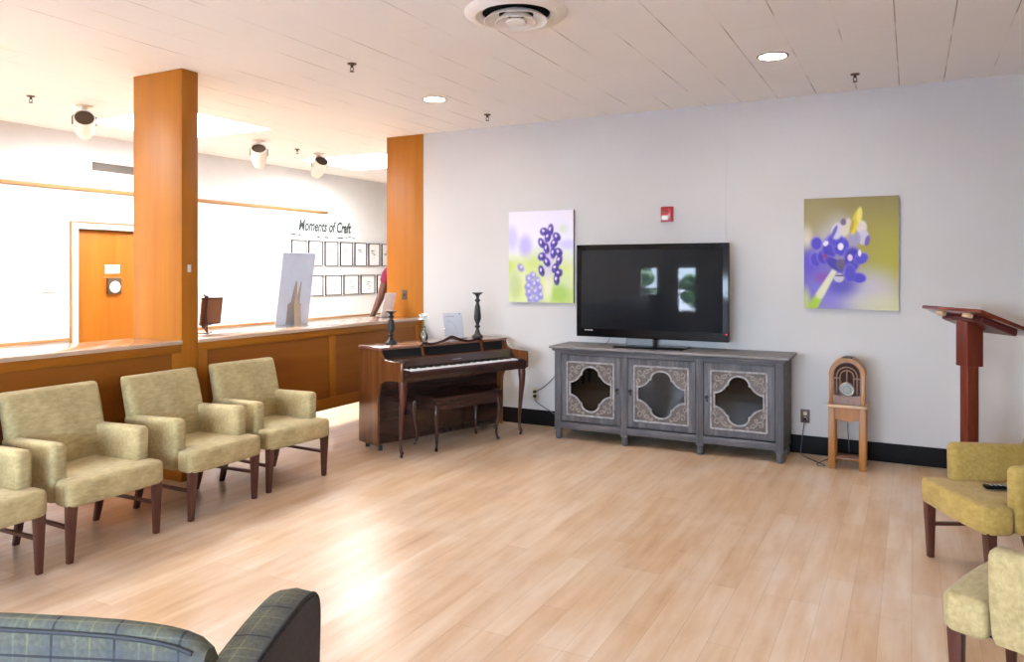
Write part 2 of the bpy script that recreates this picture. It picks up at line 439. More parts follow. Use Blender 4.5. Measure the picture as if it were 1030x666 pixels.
# rear wall with windows: two narrow sashes at the left, wide ones at the right added for blue fill
WIN = [(-5.24, -4.80, .66, 1.64), (-4.42, -3.97, .66, 1.64), (-3.2, -1.9, .75, 2.15), (-1.5, -.2, .75, 2.15)]
mb = MB(); x = XL - .15
for (a, c, z0, z1) in WIN:
    mb.box(x, a, YR - .15, YR, 0, H); mb.box(a, c, YR - .15, YR, 0, z0); mb.box(a, c, YR - .15, YR, z1, H); x = c
mb.box(x, XR + .15, YR - .15, YR, 0, H)
struct(mb.build('wall_rear', 'rear_paint', smooth=False))
for k, (a, c, z0, z1) in enumerate(WIN):
    wn = thing('window_%d' % (k + 1), ['narrow sash window in the rear wall nearest the lobby', 'narrow sash window in the rear wall, second from the lobby', 'wide window in the rear wall behind the sofa', 'wide window in the rear wall, nearest the right wall'][k], 'window', ((a + c) / 2, YR, z0), kind='structure')
    hw = (c - a) / 2; hh = z1 - z0; mb = MB(); f = .045
    mb.box(-hw, -hw + f, -.12, -.04, 0, hh, .004); mb.box(hw - f, hw, -.12, -.04, 0, hh, .004)
    mb.box(-hw + f, hw - f, -.12, -.04, 0, f, .004); mb.box(-hw + f, hw - f, -.12, -.04, hh - f, hh, .004); mb.box(-hw + f, hw - f, -.11, -.05, hh / 2 - .02, hh / 2 + .02, .004)
    mb.build('window_frame', 'white_trim', wn)
    MB().box(-hw + f, hw - f, -.084, -.080, f, hh - f).build('pane', 'clear_glass', wn)
    MB().box(-hw - .05, hw + .05, -.02, .05, -.035, 0, .006).build('window_sill', 'white_trim', wn)
    L = bpy.data.lights.new('window_portal', 'AREA'); L.shape = 'RECTANGLE'; L.size = c - a; L.size_y = hh; L.cycles.is_portal = True
    lo = bpy.data.objects.new('window_portal', L); C.objects.link(lo); lo.location = ((a + c) / 2, YR - .16, (z0 + z1) / 2); lo.rotation_euler = (PI / 2, 0, 0)
struct(MB().box(-40, 40, -60, YR - .16, -.4, -.3).build('ground', 'paving', smooth=False))
def tree(x, y, r, h, label):
    t = thing('tree', label, 'tree', (x, y, -.3)); rnd = random.Random(int(x * 10 + y))
    mb = MB(); mb.tube([(0, 0, 0), (.05, 0, h * .4), (0, .1, h * .75)], [.16, .13, .06], 10); mb.build('trunk', 'bark', t)
    mb = MB()
    for k in range(26):
        a = rnd.uniform(0, 2 * PI); q = rnd.uniform(.1, .8) * r; s = rnd.uniform(.3, .5) * r
        mb.ball((q * math.cos(a), q * math.sin(a), h * rnd.uniform(.55, 1.05)), s, s, s * .7, u=8, v=6)
    mb.build('crown', 'leaf', t)
tree(-7.3, -8.0, .75, 1.75, 'green tree outside the rear windows, nearer the lobby end')
tree(-5.35, -8.2, .55, 1.55, 'green tree outside the rear windows, farther right')

# ------------------------------------------------------------------ half wall counter and pillars
XF, XBK = -4.75, -5.25
def pillar(y0, y1, label, mat='orange_wood', x1=XF, x0=-5.295):
    mb = MB(); mb.box(x0, x1, y0, y1, 0, H, .004)
    return struct(mb.build('pillar', mat), label, 'pillar')
pillar(3.795, 3.94, 'free-standing wood-clad pillar rising through the half wall counter')
pillar(YB + .004, YB + .15, 'wood-clad pillar at the left end of the back wall', x1=-4.725, x0=-5.222)
def halfwall(y0, y1, label, stiles):
    t = thing('half_wall', label, 'half wall', (XF, y0, 0), kind='structure'); L = y1 - y0
    MB().box(-.50, .012, 0, L, 1.016, 1.046, .004).build('countertop', 'counter_top', t)
    mb = MB(); mb.box(-.025, 0, 0, L, .955, 1.016, .003); mb.box(-.50, -.475, 0, L, .955, 1.016, .003); mb.build('top_rail', 'orange_wood_long', t)
    mb = MB(); mb.box(-.03, -.012, 0, L, .383, .955); mb.box(-.488, -.47, 0, L, .383, .955); mb.build('panel', 'panel_wood', t)
    mb = MB(); mb.box(-.025, 0, 0, L, .28, .383, .003); mb.box(-.50, -.475, 0, L, .28, .383, .003); mb.box(-.47, -.03, 0, L, .28, .30); mb.build('bottom_rail', 'orange_wood_long', t)
    for s in stiles: MB().box(-.0125, -.002, s - y0, s - y0 + .082, .3835, .9545, .002).build('stile', 'orange_wood', t)
    return t
halfwall(YR, 3.795, 'long brown wood half wall counter left of the free-standing pillar', [-2.5, -.9, .7, 2.1, 3.72])
halfwall(3.94, YB, 'wood half wall counter between the two pillars, behind the piano', [3.945, 5.403, 6.79])

# things on the lobby wall
t = thing('wall_vent', 'white framed air vent above the picture rail of the lobby wall', 'vent', (XL, 5.19, 2.632))
mb = MB(); W_, H_ = .66, .155
mb.box(0, .018, 0, W_, 0, .03, .003); mb.box(0, .018, 0, W_, H_ - .03, H_, .003); mb.box(0, .018, 0, .04, .03, H_ - .03, .003); mb.box(0, .018, W_ - .04, W_, .03, H_ - .03, .003); mb.build('frame', 'white_metal', t)
mb = MB(); mb.box(0, .004, .04, W_ - .04, .03, H_ - .03)
for k in range(6): mb.box(.003, .013, .04, W_ - .04, .034 + k * .0155, .042 + k * .0155)
mb.build('grille', 'vent_paint', t)
tag(MB().box(XL, XL + .012, 4.69, 4.885, 1.325, 1.589, .004).build('wall_panel', 'white_trim'), 'plain white access panel on the lobby wall left of the door', 'panel')
t = thing('door_sign', 'small white sign plate stuck on the orange lobby door', 'sign', (XL - .035, 5.41, 1.52))
MB().box(0, .006, 0, .18, 0, .10, .003).build('plate', 'white_paper', t)
mb = MB(); mb.box(.006, .0075, .03, .15, .058, .066); mb.box(.006, .0075, .03, .13, .036, .044); mb.build('print', 'ink_soft', t)
MB().box(0, .016, -.03, .20, -.048, -.038, .002).build('rail', 'pale_trim', t)
t = thing('clock', 'square brown clock with a round white face on the orange lobby door', 'clock', (XL - .035, 5.515, 1.378))
MB().box(0, .03, -.085, .085, -.09, .09, .006).build('case', 'brown_plate', t)
MB().lathe([(0, .030), (.062, .030), (.066, .034), (.062, .036), (0, .036)], 28, T(0, 0, -.01, 0, PI / 2, 0)).build('dial', 'white_paper', t)
mb = MB(); mb.bar((.038, 0, -.01), (.038, .02, .025), .004, .002); mb.bar((.038, 0, -.01), (.038, -.035, -.02), .003, .002); mb.build('hands', 'black_matte', t)

# framed pictures on the lobby wall
def frame(name, y0, y1, z0, z1, label, group, marks):
    t = thing(name, label, 'picture frame', (XL, y0, z0), group=group); w, h = y1 - y0, z1 - z0; f = .011
    mb = MB(); mb.box(.002, .022, 0, w, 0, f); mb.box(.002, .022, 0, w, h - f, h); mb.box(.002, .022, 0, f, f, h - f); mb.box(.002, .022, w - f, w, f, h - f)
    mb.build('frame', 'black_matte', t)
    MB().box(.002, .010, f, w - f, f, h - f).build('sheet', 'white_paper', t)
    mb = MB()
    for (a, c, p, q) in marks: mb.box(.0095, .0115, a * w, (a + p) * w, c * h, (c + q) * h)
    mb.box(.0095, .0108, .47 * w, .49 * w, .25 * h, .72 * h)
    mb.build('print', 'ink_soft', t)
rnd = random.Random(3)
ords = ['first', 'second', 'third', 'fourth', 'fifth', 'sixth', 'seventh']
for k in range(7):
    y = 8.275 + k * .3535
    mk = [(.3 + rnd.uniform(-.1, .15), .5 + rnd.uniform(-.02, .2), rnd.uniform(.12, .3), .035) for _ in range(4)] + [(.42 + rnd.uniform(-.1, .1), .6, .06, .12)]
    frame('picture_frame', y, y + .30, 1.622, 2.002, 'thin black framed white page, %s from the left in the upper lobby row' % ords[k], 'upper row of framed pages', mk)
for k in range(5):
    y = 8.575 + k * .4225
    mk = [(.5 + rnd.uniform(-.1, .12), .25 + .12 * j, rnd.uniform(.1, .22), .05) for j in range(4)]
    frame('picture_frame', y, y + .365, 1.163, 1.476, 'thin black framed white page, %s from the left in the lower lobby row' % ords[k], 'lower row of framed pages', mk)
# lettering
t = thing('wall_lettering', 'dark script lettering reading Moments of Craft above the framed pages', 'lettering', (XL + .002, 8.42, 2.15))
def text(body, size, name, parent, loc, mat, rot=(PI / 2, 0, PI / 2), shear=.25, ext=.001, align='LEFT', sx=1):
    cu = bpy.data.curves.new(name, 'FONT'); cu.body = body; cu.size = size; cu.extrude = ext; cu.shear = shear; cu.align_x = align
    o = bpy.data.objects.new(name, cu); C.objects.link(o); cu.materials.append(MATS[mat]); o.parent = parent; o.location = loc; o.rotation_euler = rot; o.scale = (sx, 1, 1)
    cu.offset = .006
    dg = bpy.context.evaluated_depsgraph_get(); me = bpy.data.meshes.new_from_object(o.evaluated_get(dg)); bpy.data.objects.remove(o)
    o = bpy.data.objects.new(name, me); C.objects.link(o); o.parent = parent; o.location = loc; o.rotation_euler = rot; o.scale = (sx, 1, 1)
    return o
text('Moments of Craft', .23, 'lettering', t, (0, 0, .0), 'ink', sx=.70)
for (a, w_, z_, h_) in ((-.16, .10, -.075, .022), (.0, .05, -.085, .022), (.40, .06, -.10, .022), (.56, .10, -.10, .022), (.86, .13, -.095, .022), (.14, .04, -.045, .012), (.23, .05, -.05, .012), (.18, .03, -.085, .012), (.30, .03, -.08, .012), (1.05, .05, -.085, .012), (1.12, .07, -.07, .012), (1.22, .06, -.085, .012)):
    MB().box(0, .002, a, a + w_, z_, z_ + h_, .0005).build('small_lettering', 'ink', t)

# ------------------------------------------------------------------ ceiling fixtures
def downlight():
    t = thing('downlight', '', 'ceiling light', (0, 0, H), group='recessed ceiling downlights')
    MB().lathe([(.088, 0), (.106, 0), (.106, -.006), (.100, -.010), (.088, -.004)], 32).build('trim_ring', 'bronze', t)
    MB().lathe([(0, -.003), (.088, -.003), (.088, -.0005), (0, -.0005)], 32).build('lens', 'downlight_lens', t)
    return t
dl = downlight(); dl.location = (-3.676, 5.52, H); dl['label'] = 'round recessed ceiling downlight over the piano'
GR = 'recessed ceiling downlights'
for (x, y, lb) in [(-.854, 5.50, 'round recessed ceiling downlight right of the round air diffuser, over the sideboard end'),
                   (-.854, 1.2, 'recessed ceiling downlight above the middle of the open floor'), (1.97, 1.2, 'recessed ceiling downlight above the two right armchairs'),
                   (-.854, -1.6, 'recessed ceiling downlight just behind the sofa'), (1.97, -1.6, 'recessed ceiling downlight in the rear right corner')]:
    dup(dl, (x, y, H), 0, lb)  # all but the first are unseen, placed to light the room
t = thing('ceiling_diffuser', 'round white ceiling air diffuser with stepped concentric rings', 'air diffuser', (-2.02, 3.88, H))
MB().lathe([(.185, .03), (.20, -.012), (.235, -.030), (.275, -.022), (.300, -.004), (.300, 0), (.29, 0)], 56).build('outer_ring', 'diffuser_paint', t)
MB().lathe([(.200, 0), (.200, -.001), (0, -.001), (0, 0)], 40).build('throat', 'dark_hole', t)  # flat dark disc standing for the shade inside the duct
MB().lathe([(.10, -.012), (.15, -.030), (.180, -.052), (.187, -.050), (.155, -.022), (.11, -.004)], 48).build('middle_ring', 'diffuser_paint', t)
MB().lathe([(.055, -.018), (.09, -.040), (.115, -.060), (.121, -.058), (.10, -.034), (.07, -.010)], 48).build('inner_ring', 'diffuser_paint', t)
MB().lathe([(0, -.064), (.035, -.066), (.056, -.060), (.060, -.052), (.035, -.035), (.015, -.001), (0, -.001)], 36).build('center_cap', 'diffuser_paint', t)

def sprinkler():
    t = thing('sprinkler', '', 'sprinkler', (0, 0, H), group='ceiling sprinkler heads')
    MB().lathe([(0, 0), (.034, 0), (.030, -.007), (.012, -.010), (0, -.010)], 20).build('escutcheon', 'bronze', t)
    mb = MB(); mb.lathe([(0, -.008), (.010, -.008), (.010, -.028), (.006, -.030), (0, -.030)], 12)
    for s in (-1, 1): mb.tube([(s * .009, 0, -.026), (s * .015, 0, -.042), (s * .004, 0, -.056)], .003, 6)
    mb.build('body', 'dark_metal', t)
    MB().lathe([(0, -.055), (.017, -.057), (.017, -.060), (0, -.060)], 16).build('deflector', 'dark_metal', t)
    return t
sp = sprinkler(); sp.location = (-3.565, 4.287, H); sp['label'] = 'small dark sprinkler head in the middle of the main room ceiling, right of the pillar'
for (x, y, lb) in [(-3.59, 6.30, 'small dark sprinkler head near the back wall above the left flower canvas'), (-.38, 6.297, 'small dark sprinkler head near the back wall above the right flower canvas'),
                   (-6.655, 3.806, 'small dark sprinkler head left of the nearest lobby spotlight'), (-6.695, 7.02, 'tiny sprinkler head between the two farther lobby spotlights')]:
    dup(sp, (x, y, H), .4, lb)

def spotlight(loc, rz, tilt, label):
    t = thing('spotlight', label, 'spotlight', loc, rz, group='lobby ceiling spotlights')
    MB().lathe([(0, 0), (.072, 0), (.072, -.008), (.03, -.022), (0, -.022)], 24).build('mount_plate', 'cream_metal', t)
    MB().lathe([(0, -.018), (.024, -.018), (.020, -.075), (0, -.075)], 16).build('stem', 'cream_metal', t)
    mb = MB(); mb.tube([(0, -.095, -.175), (0, -.095, -.10), (0, -.06, -.076), (0, .06, -.076), (0, .095, -.10), (0, .095, -.175)], .006, 6); mb.build('yoke', 'bronze', t)
    M = T(0, 0, -.17, 0, tilt, 0)
    MB().lathe([(.078, .11), (.086, .11), (.088, .0), (.082, -.09), (.056, -.16), (.0, -.165), (0, -.15), (.050, -.145), (.074, -.08), (.08, .0)], 28, M).build('housing', 'white_metal', t)
    MB().lathe([(0, .088), (.079, .088), (.079, .098), (0, .098)], 24, M).build('lamp_face', 'bronze', t)
    return t
spotlight((-6.63, 4.264, H), -.57, 1.12, 'cream can spotlight on the lobby ceiling, left of the wood pillar')
spotlight((-6.645, 6.354, H), -.80, .87, 'cream can spotlight on the lobby ceiling, first to the right of the pillar')
spotlight((-6.706, 7.422, H), -.45, .9, 'cream can spotlight on the lobby ceiling, farthest one above the framed pages')

# ------------------------------------------------------------------ armchairs (front = local +x)
def armchair(fab):
    t = thing('armchair', '', 'armchair', (0, 0, 0))
    # seat: T shaped, rounded front
    poly = [(-.29, -.205), (.145, -.205), (.145, -.292), (.265, -.292), (.292, -.268), (.300, -.1), (.302, 0), (.300, .1), (.292, .268), (.265, .292), (.145, .292), (.145, .205), (-.29, .205)]
    mb = MB(); mb.prism(poly, .310, .452, 'xy', .026, 4)
    for q in mb.bm.verts:
        if q.co.z > .40: q.co.z += .012 * max(0, 1 - (q.co.y / .29) ** 2) * max(0, 1 - (q.co.x / .31) ** 2) - .010 * (.3 - q.co.x) / .6
    mb.build('seat', fab, t)
    # back
    rings = []
    prof = [(.315, -.260, .100, .555, .03), (.36, -.265, .125, .560, .045), (.45, -.275, .130, .566, .05), (.60, -.302, .122, .572, .05), (.75, -.338, .108, .578, .045), (.83, -.360, .098, .578, .042), (.866, -.369, .086, .574, .036), (.880, -.374, .062, .560, .024), (.886, -.376, .034, .535, .012)]
    for (z, x, th, w, r) in prof:
        ring = []
        for (a, c) in rr(th, w, r, 6, x, 0):
            dz = (.018 * (abs(c) / .29) ** 2 - .008) * max(0, (z - .5) / .39)
            ring.append((a, c, z + dz))
        rings.append(ring)
    MB().loft(rings).build('backrest', fab, t)
    for s in (-1, 1):
        rings = []
        for (z, x0, x1, w, r, yo) in [(.318, -.30, .125, .074, .018, .250), (.34, -.305, .135, .084, .026, .250), (.44, -.325, .143, .086, .028, .250), (.56, -.345, .146, .088, .030, .251), (.618, -.352, .146, .088, .030, .252), (.634, -.352, .142, .080, .030, .252), (.644, -.350, .132, .060, .026, .252), (.648, -.345, .118, .034, .016, .252)]:
            ring = [(a, c * s, z - .014 * (1 if z > .55 else 0) * max(0, -a) / .35) for (a, c) in rr(x1 - x0, w, r, 6, (x0 + x1) / 2, yo)]
            rings.append(ring)
        MB().loft(rings).build('armrest', fab, t)
    for s in (-1, 1):
        def legr(z, x, y, w): return [(x + a, y + c, z) for a, c in rr(w, w, .004, 2)]
        MB().loft([legr(0, .242, s * .262, .030), legr(.31, .250, s * .258, .048), legr(.33, .250, s * .258, .048)]).build('leg', 'leg_wood', t)
        MB().loft([legr(0, -.295, s * .240, .030), legr(.10, -.268, s * .240, .036), legr(.22, -.246, s * .240, .042), legr(.33, -.240, s * .240, .044)]).build('leg', 'leg_wood', t)
    for s in (-1, 1):
        MB().bar((-.255, s * .243, .190), (.240, s * .257, .190), .024, .020, .003).build('stretcher', 'leg_wood', t)
    MB().box(-.26, .24, -.22, .22, .306, .33).build('underside', 'underfabric', t)
    return t
A = armchair('beige_fabric'); A.scale = (1, 1, .966); ACX = -4.215
A.location = (ACX, 2.05, 0); A['label'] = 'beige armchair at the near end of the row, cut off by the photo edge'; A['group'] = 'armchairs in a row along the half wall'
for (y, rz, lb, dx) in [(2.735, 0, 'beige armchair below the long counter, second from the near end of the row', 0), (3.495, .02, 'beige armchair in front of the free-standing pillar, between two like it', .0), (4.185, -.07, 'beige armchair at the far end of the row, nearest the piano', .0)]:
    dup(A, (ACX + dx, y, 0), rz, lb)
B = armchair('olive_fabric'); B.scale = (1, 1, .966); B['group'] = 'armchairs at the right side'
def place(o, foot, local, rz):
    c, s = math.cos(rz), math.sin(rz); o.rotation_euler = (0, 0, rz)
    o.location = (foot[0] - (c * local[0] - s * local[1]), foot[1] - (s * local[0] + c * local[1]), 0)
place(B, (.091, 4.722), (.242, -.262), math.radians(208)); B['label'] = 'yellow-olive armchair in front of the lectern with a black remote on its seat'
B2 = dup(A, (0, 0, 0), 0, 'pale beige armchair in front of the yellow-olive one, cut off at the lower right corner', 'armchairs at the right side')
place(B2, (.145, 3.078), (.242, .262), math.radians(157))
# remote on B's seat
t = thing('remote_control', 'black remote control lying on the seat of the yellow-olive armchair', 'remote', (.40, 4.60, .444), math.radians(20))
MB().box(-.075, .075, -.023, .023, 0, .018, .006, 3).build('case', 'black_gloss', t)
mb = MB()
for i in range(5):
    for j in range(3): mb.box(-.05 + i * .022, -.038 + i * .022, -.016 + j * .011, -.008 + j * .011, .0175, .0195, .001, 1)
mb.build('keypad', 'ink_soft', t)
REMOTE = t

# ------------------------------------------------------------------ sofa in the foreground (front = local +y, seen from behind)
SF = thing('sofa', 'dark green plaid sofa in the foreground, seen from behind at the lower left', 'sofa', (-1.357, 1.26, 0), math.radians(23))
SF.scale = (1, 1, 1.045)
# local origin: rear right outer corner; x runs to the left as negative, y to the front
LW = 1.55
def sofa_back():
    rings = []
    # ring in the (y,z) plane swept along x; height falls at the right corner
    xs_ = [-LW + .10, -LW + .16, -1.2, -.9, -.6, -.42, -.32, -.25, -.20, -.16, -.125, -.098]
    hs_ = [.62, .66, .690, .705, .708, .706, .703, .698, .692, .684, .672, .650]
    for x, h in zip(xs_, hs_):
        ring = [(x, -.005, .10), (x, -.012, .30), (x, -.016, h - .10), (x, -.012, h - .022), (x, -.002, h - .006), (x, .010, h), (x, .026, h + .001), (x, .042, h - .006), (x, .070, h - .05), (x, .11, .40), (x, .15, .25), (x, .15, .10)]
        rings.append(ring)
    return MB().loft(rings)
sofa_back().build('backrest', 'plaid', SF)
mb = MB(); mb.tube([(x, -.012, h - .020) for x, h in zip([-LW + .16, -1.2, -.9, -.6, -.42, -.32, -.25, -.20, -.16, -.125], [.66, .690, .705, .708, .706, .703, .698, .692, .684, .672])], .0055, 8); mb.build('piping', 'piping_dark', SF)
for s in (0, 1):
    # arm: profile in the (y,z) plane, widths along x
    X0 = -.112 if s == 0 else -LW; X1 = 0 if s == 0 else -LW + .112
    prof = smoothpts([(0, .0, .10), (0, -.01, .40), (0, -.01, .555), (0, .02, .598), (0, .12, .614), (0, .24, .622), (0, .36, .622), (0, .44, .612), (0, .485, .588), (0, .505, .545), (0, .50, .40), (0, .485, .10)], 5)
    rings = []
    for p in prof:
        pass
    poly = [(p.y, p.z) for p in prof]
    cen = (.25, .35)
    def inset(d):
        out = []
        for (a, c) in poly:
            k = 1 - d / max(.05, math.hypot(a - cen[0], c - cen[1])); out.append((cen[0] + (a - cen[0]) * k, max(.10, cen[1] + (c - cen[1]) * k)))
        return out
    wd = X1 - X0
    seq = [(0, .014), (.004, .006), (.014, .0015), (.04, -.003), (wd * .5, -.006), (wd - .04, -.003), (wd - .014, .0015), (wd - .004, .006), (wd, .014)]
    rings = [[(X0 + dx_, a, c) for (a, c) in inset(d_)] for dx_, d_ in seq]
    arm = MB().loft(rings).build('armrest', 'plaid', SF)
    side = X1 if s == 0 else X0
    mb = MB(); o_ = .001 if s == 0 else -.001
    mb.prism(inset(.016), side, side + (.006 if s == 0 else -.006), 'yz'); mb.build('side_panel', 'plaid_side', arm)
    mb = MB(); mb.tube([(side - (.003 if s == 0 else -.003), a, c) for (a, c) in inset(.007)], .0055, 8); mb.build('piping', 'piping_dark', arm)
MB().box(-LW + .13, -.10, .13, .43, .10, .20, .02).build('base', 'plaid', SF)
for k in range(2):
    x0 = -LW + .13 + k * (LW - .26) / 2; MB().box(x0 + .003, x0 + (LW - .26) / 2 - .003, .13, .44, .20, .30, .035, 4).build('seat_cushion', 'plaid', SF)
for (x, y) in ((-.06, .03), (-LW + .06, .03), (-.06, .45), (-LW + .06, .45)):
    MB().lathe([(0, 0), (.018, 0), (.028, .11), (0, .11)], 14, T(x, y, 0)).build('leg', 'leg_wood', SF)

# ------------------------------------------------------------------ piano (x = width, y = depth to the back is negative, front = -y local)
PA = math.radians(20)
# local x axis -> world (sin, cos) ; local -y -> front
P = thing('piano', 'dark wood spinet piano standing by the half wall, keyboard toward the room', 'piano', (-4.332, 5.304, 0), PI / 2 - PA)
PW = 1.44
TH = .025
# end panels: profile in (depth v, z); local y = -v
endp = [(0, .05), (0, .875), (.345, .875), (.352, .862), (.365, .838), (.392, .815), (.425, .803), (.47, .800), (.66, .795), (.665, .785), (.665, .645), (.655, .638), (.50, .630), (.42, .620), (.345, .585), (.315, .53), (.305, .45), (.300, .05)]
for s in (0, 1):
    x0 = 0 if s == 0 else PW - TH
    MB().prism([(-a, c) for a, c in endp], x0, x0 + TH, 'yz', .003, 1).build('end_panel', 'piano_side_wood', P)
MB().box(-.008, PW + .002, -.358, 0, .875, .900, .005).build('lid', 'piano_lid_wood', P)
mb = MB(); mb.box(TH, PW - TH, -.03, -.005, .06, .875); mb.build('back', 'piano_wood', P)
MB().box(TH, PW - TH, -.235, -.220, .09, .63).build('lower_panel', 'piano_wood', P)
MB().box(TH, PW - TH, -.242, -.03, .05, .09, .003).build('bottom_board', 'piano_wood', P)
# recess behind the desk, sloping shelf, fallboard
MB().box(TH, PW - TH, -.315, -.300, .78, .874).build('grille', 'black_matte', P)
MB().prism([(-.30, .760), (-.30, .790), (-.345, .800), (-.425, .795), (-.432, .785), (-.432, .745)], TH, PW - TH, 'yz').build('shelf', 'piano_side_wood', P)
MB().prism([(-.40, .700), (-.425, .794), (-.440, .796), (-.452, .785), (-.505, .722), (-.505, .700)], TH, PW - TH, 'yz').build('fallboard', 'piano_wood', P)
# raised badge marks on the fallboard
mb = MB()
for (a, w_) in ((.68, .10),): mb.box(a, a + w_, -.0015, .0015, -.006, .006, .001, 1, T(0, -.474, .757, math.radians(40), 0, 0))
mb.build('badge', 'ink_soft', P)
MB().box(TH, PW - TH, -.655, -.30, .640, .672, .003).build('keybed', 'piano_wood', P)
MB().box(TH, PW - TH, -.662, -.640, .632, .705, .004).build('key_slip', 'piano_wood', P)
for x0 in (TH, PW - TH - .085): MB().box(x0, x0 + .085, -.64, -.50, .67, .722, .008, 3).build('key_block', 'piano_wood', P)
K0, K1 = TH + .09, PW - TH - .09
MB().box(K0, K1, -.636, -.500, .672, .7145).build('key_bed_felt', 'maroon', P)
mb = MB(); kw = (K1 - K0) / 52
for i in range(52): mb.box(K0 + i * kw + .0006, K0 + (i + 1) * kw - .0006, -.640, -.49, .714, .726, .0015, 1)
mb.build('white_keys', 'piano_keys', P)
mb = MB()
for i in range(51):
    if i % 7 in (1, 4): continue
    x = K0 + (i + 1) * kw; mb.box(x - .0055, x + .0055, -.590, -.495, .724, .738, .0015, 1)
mb.build('black_keys', 'black_gloss', P)
# cabriole front legs
def cabriole(path, rad): return MB().tube(smoothpts(path, 6), [r for r in rad_interp(rad, (len(path) - 1) * 6 + 1)], 10)
def rad_interp(rad, n):
    out = []
    for i in range(n):
        t = i / (n - 1) * (len(rad) - 1); k = min(int(t), len(rad) - 2); out.append(rad[k] + (rad[k + 1] - rad[k]) * (t - k))
    return out
for x in (.045, PW - .045):
    cabriole([(x, -.615, .645), (x, -.620, .58), (x, -.622, .50), (x, -.605, .36), (x, -.590, .20), (x, -.588, .09), (x, -.600, .045), (x, -.612, .035)], [.036, .036, .030, .022, .016, .013, .016, .018]).build('leg', 'leg_wood', P)
    MB().lathe([(0, 0), (.012, 0), (.014, .02), (0, .03)], 12, T(x, -.602, 0)).build('caster', 'dark_metal', P)
for x in (.06, PW - .06):
    for y in (-.05, -.255): MB().lathe([(0, 0), (.02, 0), (.02, .035), (.012, .05), (0, .05)], 12, T(x, y, 0)).build('caster', 'dark_metal', P)
for k in range(3):
    MB().prism([(.70 + k * .075, -.235), (.695 + k * .075, -.29), (.7125 + k * .075, -.30), (.73 + k * .075, -.29), (.725 + k * .075, -.235)], .062, .074, 'xy', .003, 1).build('pedal', 'dark_metal', P)
# music desk: wavy crest rail and two slanted posts
M = T(0, -.400, .802, math.radians(-16), 0, 0)
crest = [(.40, .098), (.43, .118), (.47, .112), (.52, .104), (.59, .112), (.66, .128), (.71, .146), (.755, .158), (.80, .146), (.85, .126), (.92, .108), (.99, .106), (1.04, .116), (1.08, .114), (1.11, .094)]
mb = MB()
cp = smoothpts([(a, 0, c) for a, c in crest], 4)
rings = []
for i, p in enumerate(cp):
    th = .014 + .010 * math.exp(-((p.x - .755) / .10) ** 2)
    rings.append([(p.x, -.008, p.z - th), (p.x, .008, p.z - th), (p.x, .008, p.z + .006), (p.x, -.008, p.z + .006)])
mb.loft(rings, M)
desk = mb.build('music_desk', 'piano_wood', P)
for x in (.415, 1.095):
    mb = MB(); rings = []
    for (dx_, z, w_) in ((.004 if x < .7 else -.004, -.002, .030), (0, .03, .020), (0, .07, .018), (0, .105, .024)):
        rings.append([(x + dx_ - w_ / 2, -.007, z), (x + dx_ + w_ / 2, -.007, z), (x + dx_ + w_ / 2, .007, z), (x + dx_ - w_ / 2, .007, z)])
    mb.loft(rings, M); mb.build('post', 'piano_side_wood', desk)

# bench
Bn = thing('piano_bench', 'dark wood bench with curved legs in front of the spinet piano', 'bench', (-3.395, 5.40, 0), PI / 2 - math.radians(21))
BL, BD = .70, .335     # local x along width, y positive = toward the piano
Bn.location = (-3.600, 5.435, 0)
MB().box(-.03, BL + .03, -.03, BD + .03, .445, .470, .006).build('lid', 'piano_wood', Bn)
mb = MB(); mb.box(.0, BL, -.002, .018, .355, .445); mb.box(.0, BL, BD - .018, BD + .002, .355, .445); mb.box(-.002, .018, 0, BD, .355, .445); mb.box(BL - .018, BL + .002, 0, BD, .355, .445); mb.build('apron', 'piano_wood', Bn)
for (x, sx) in ((.01, -1), (BL - .01, 1)):
    for (y, sy) in ((.01, -1), (BD - .01, 1)):
        cabriole([(x, y, .40), (x + .012 * sx, y + .012 * sy, .33), (x + .008 * sx, y + .008 * sy, .24), (x - .006 * sx, y - .006 * sy, .12), (x - .002 * sx, y - .002 * sy, .04), (x + .014 * sx, y + .014 * sy, .015)], [.026, .028, .022, .014, .011, .016]).build('leg', 'piano_wood', Bn)

def piano_pt(s, v, z=.9005):
    a = PI / 2 - PA; return (-4.332 + math.cos(a) * s + math.sin(a) * v, 5.304 + math.sin(a) * s - math.cos(a) * v, z)
def candlestick(loc, h, label):
    t = thing('candlestick', label, 'candlestick', loc, group='dark candlesticks on the piano')
    k = h
    MB().lathe([(0, 0), (.054, 0), (.056, .010), (.050, .018), (.032, .032), (.026, .045)], 28).build('base', 'candle_wood', t)
    MB().lathe([(.028, .044), (.018, .10 * k + .03), (.014, .13 * k + .03), (.028, .16 * k + .03), (.030, .18 * k + .03), (.016, .21 * k + .03), (.017, .23 * k + .03), (.034, .33 * k + .03), (.036, .38 * k + .03), (.026, .62 * k + .03), (.017, .74 * k), (.014, .78 * k), (.027, .81 * k), (.029, .83 * k), (.014, .87 * k), (.016, .91 * k)], 28).build('stem', 'candle_wood', t)
    MB().lathe([(.016, .905 * k), (.022, .94 * k), (.040, .965 * k), (.052, .985 * k), (.053, k), (0, k)], 28).build('cup', 'candle_wood', t)
candlestick(piano_pt(.245, .14), .295, 'short dark turned candlestick on the left end of the piano lid')
candlestick(piano_pt(1.255, .13), .44, 'tall dark turned candlestick on the right end of the piano lid')
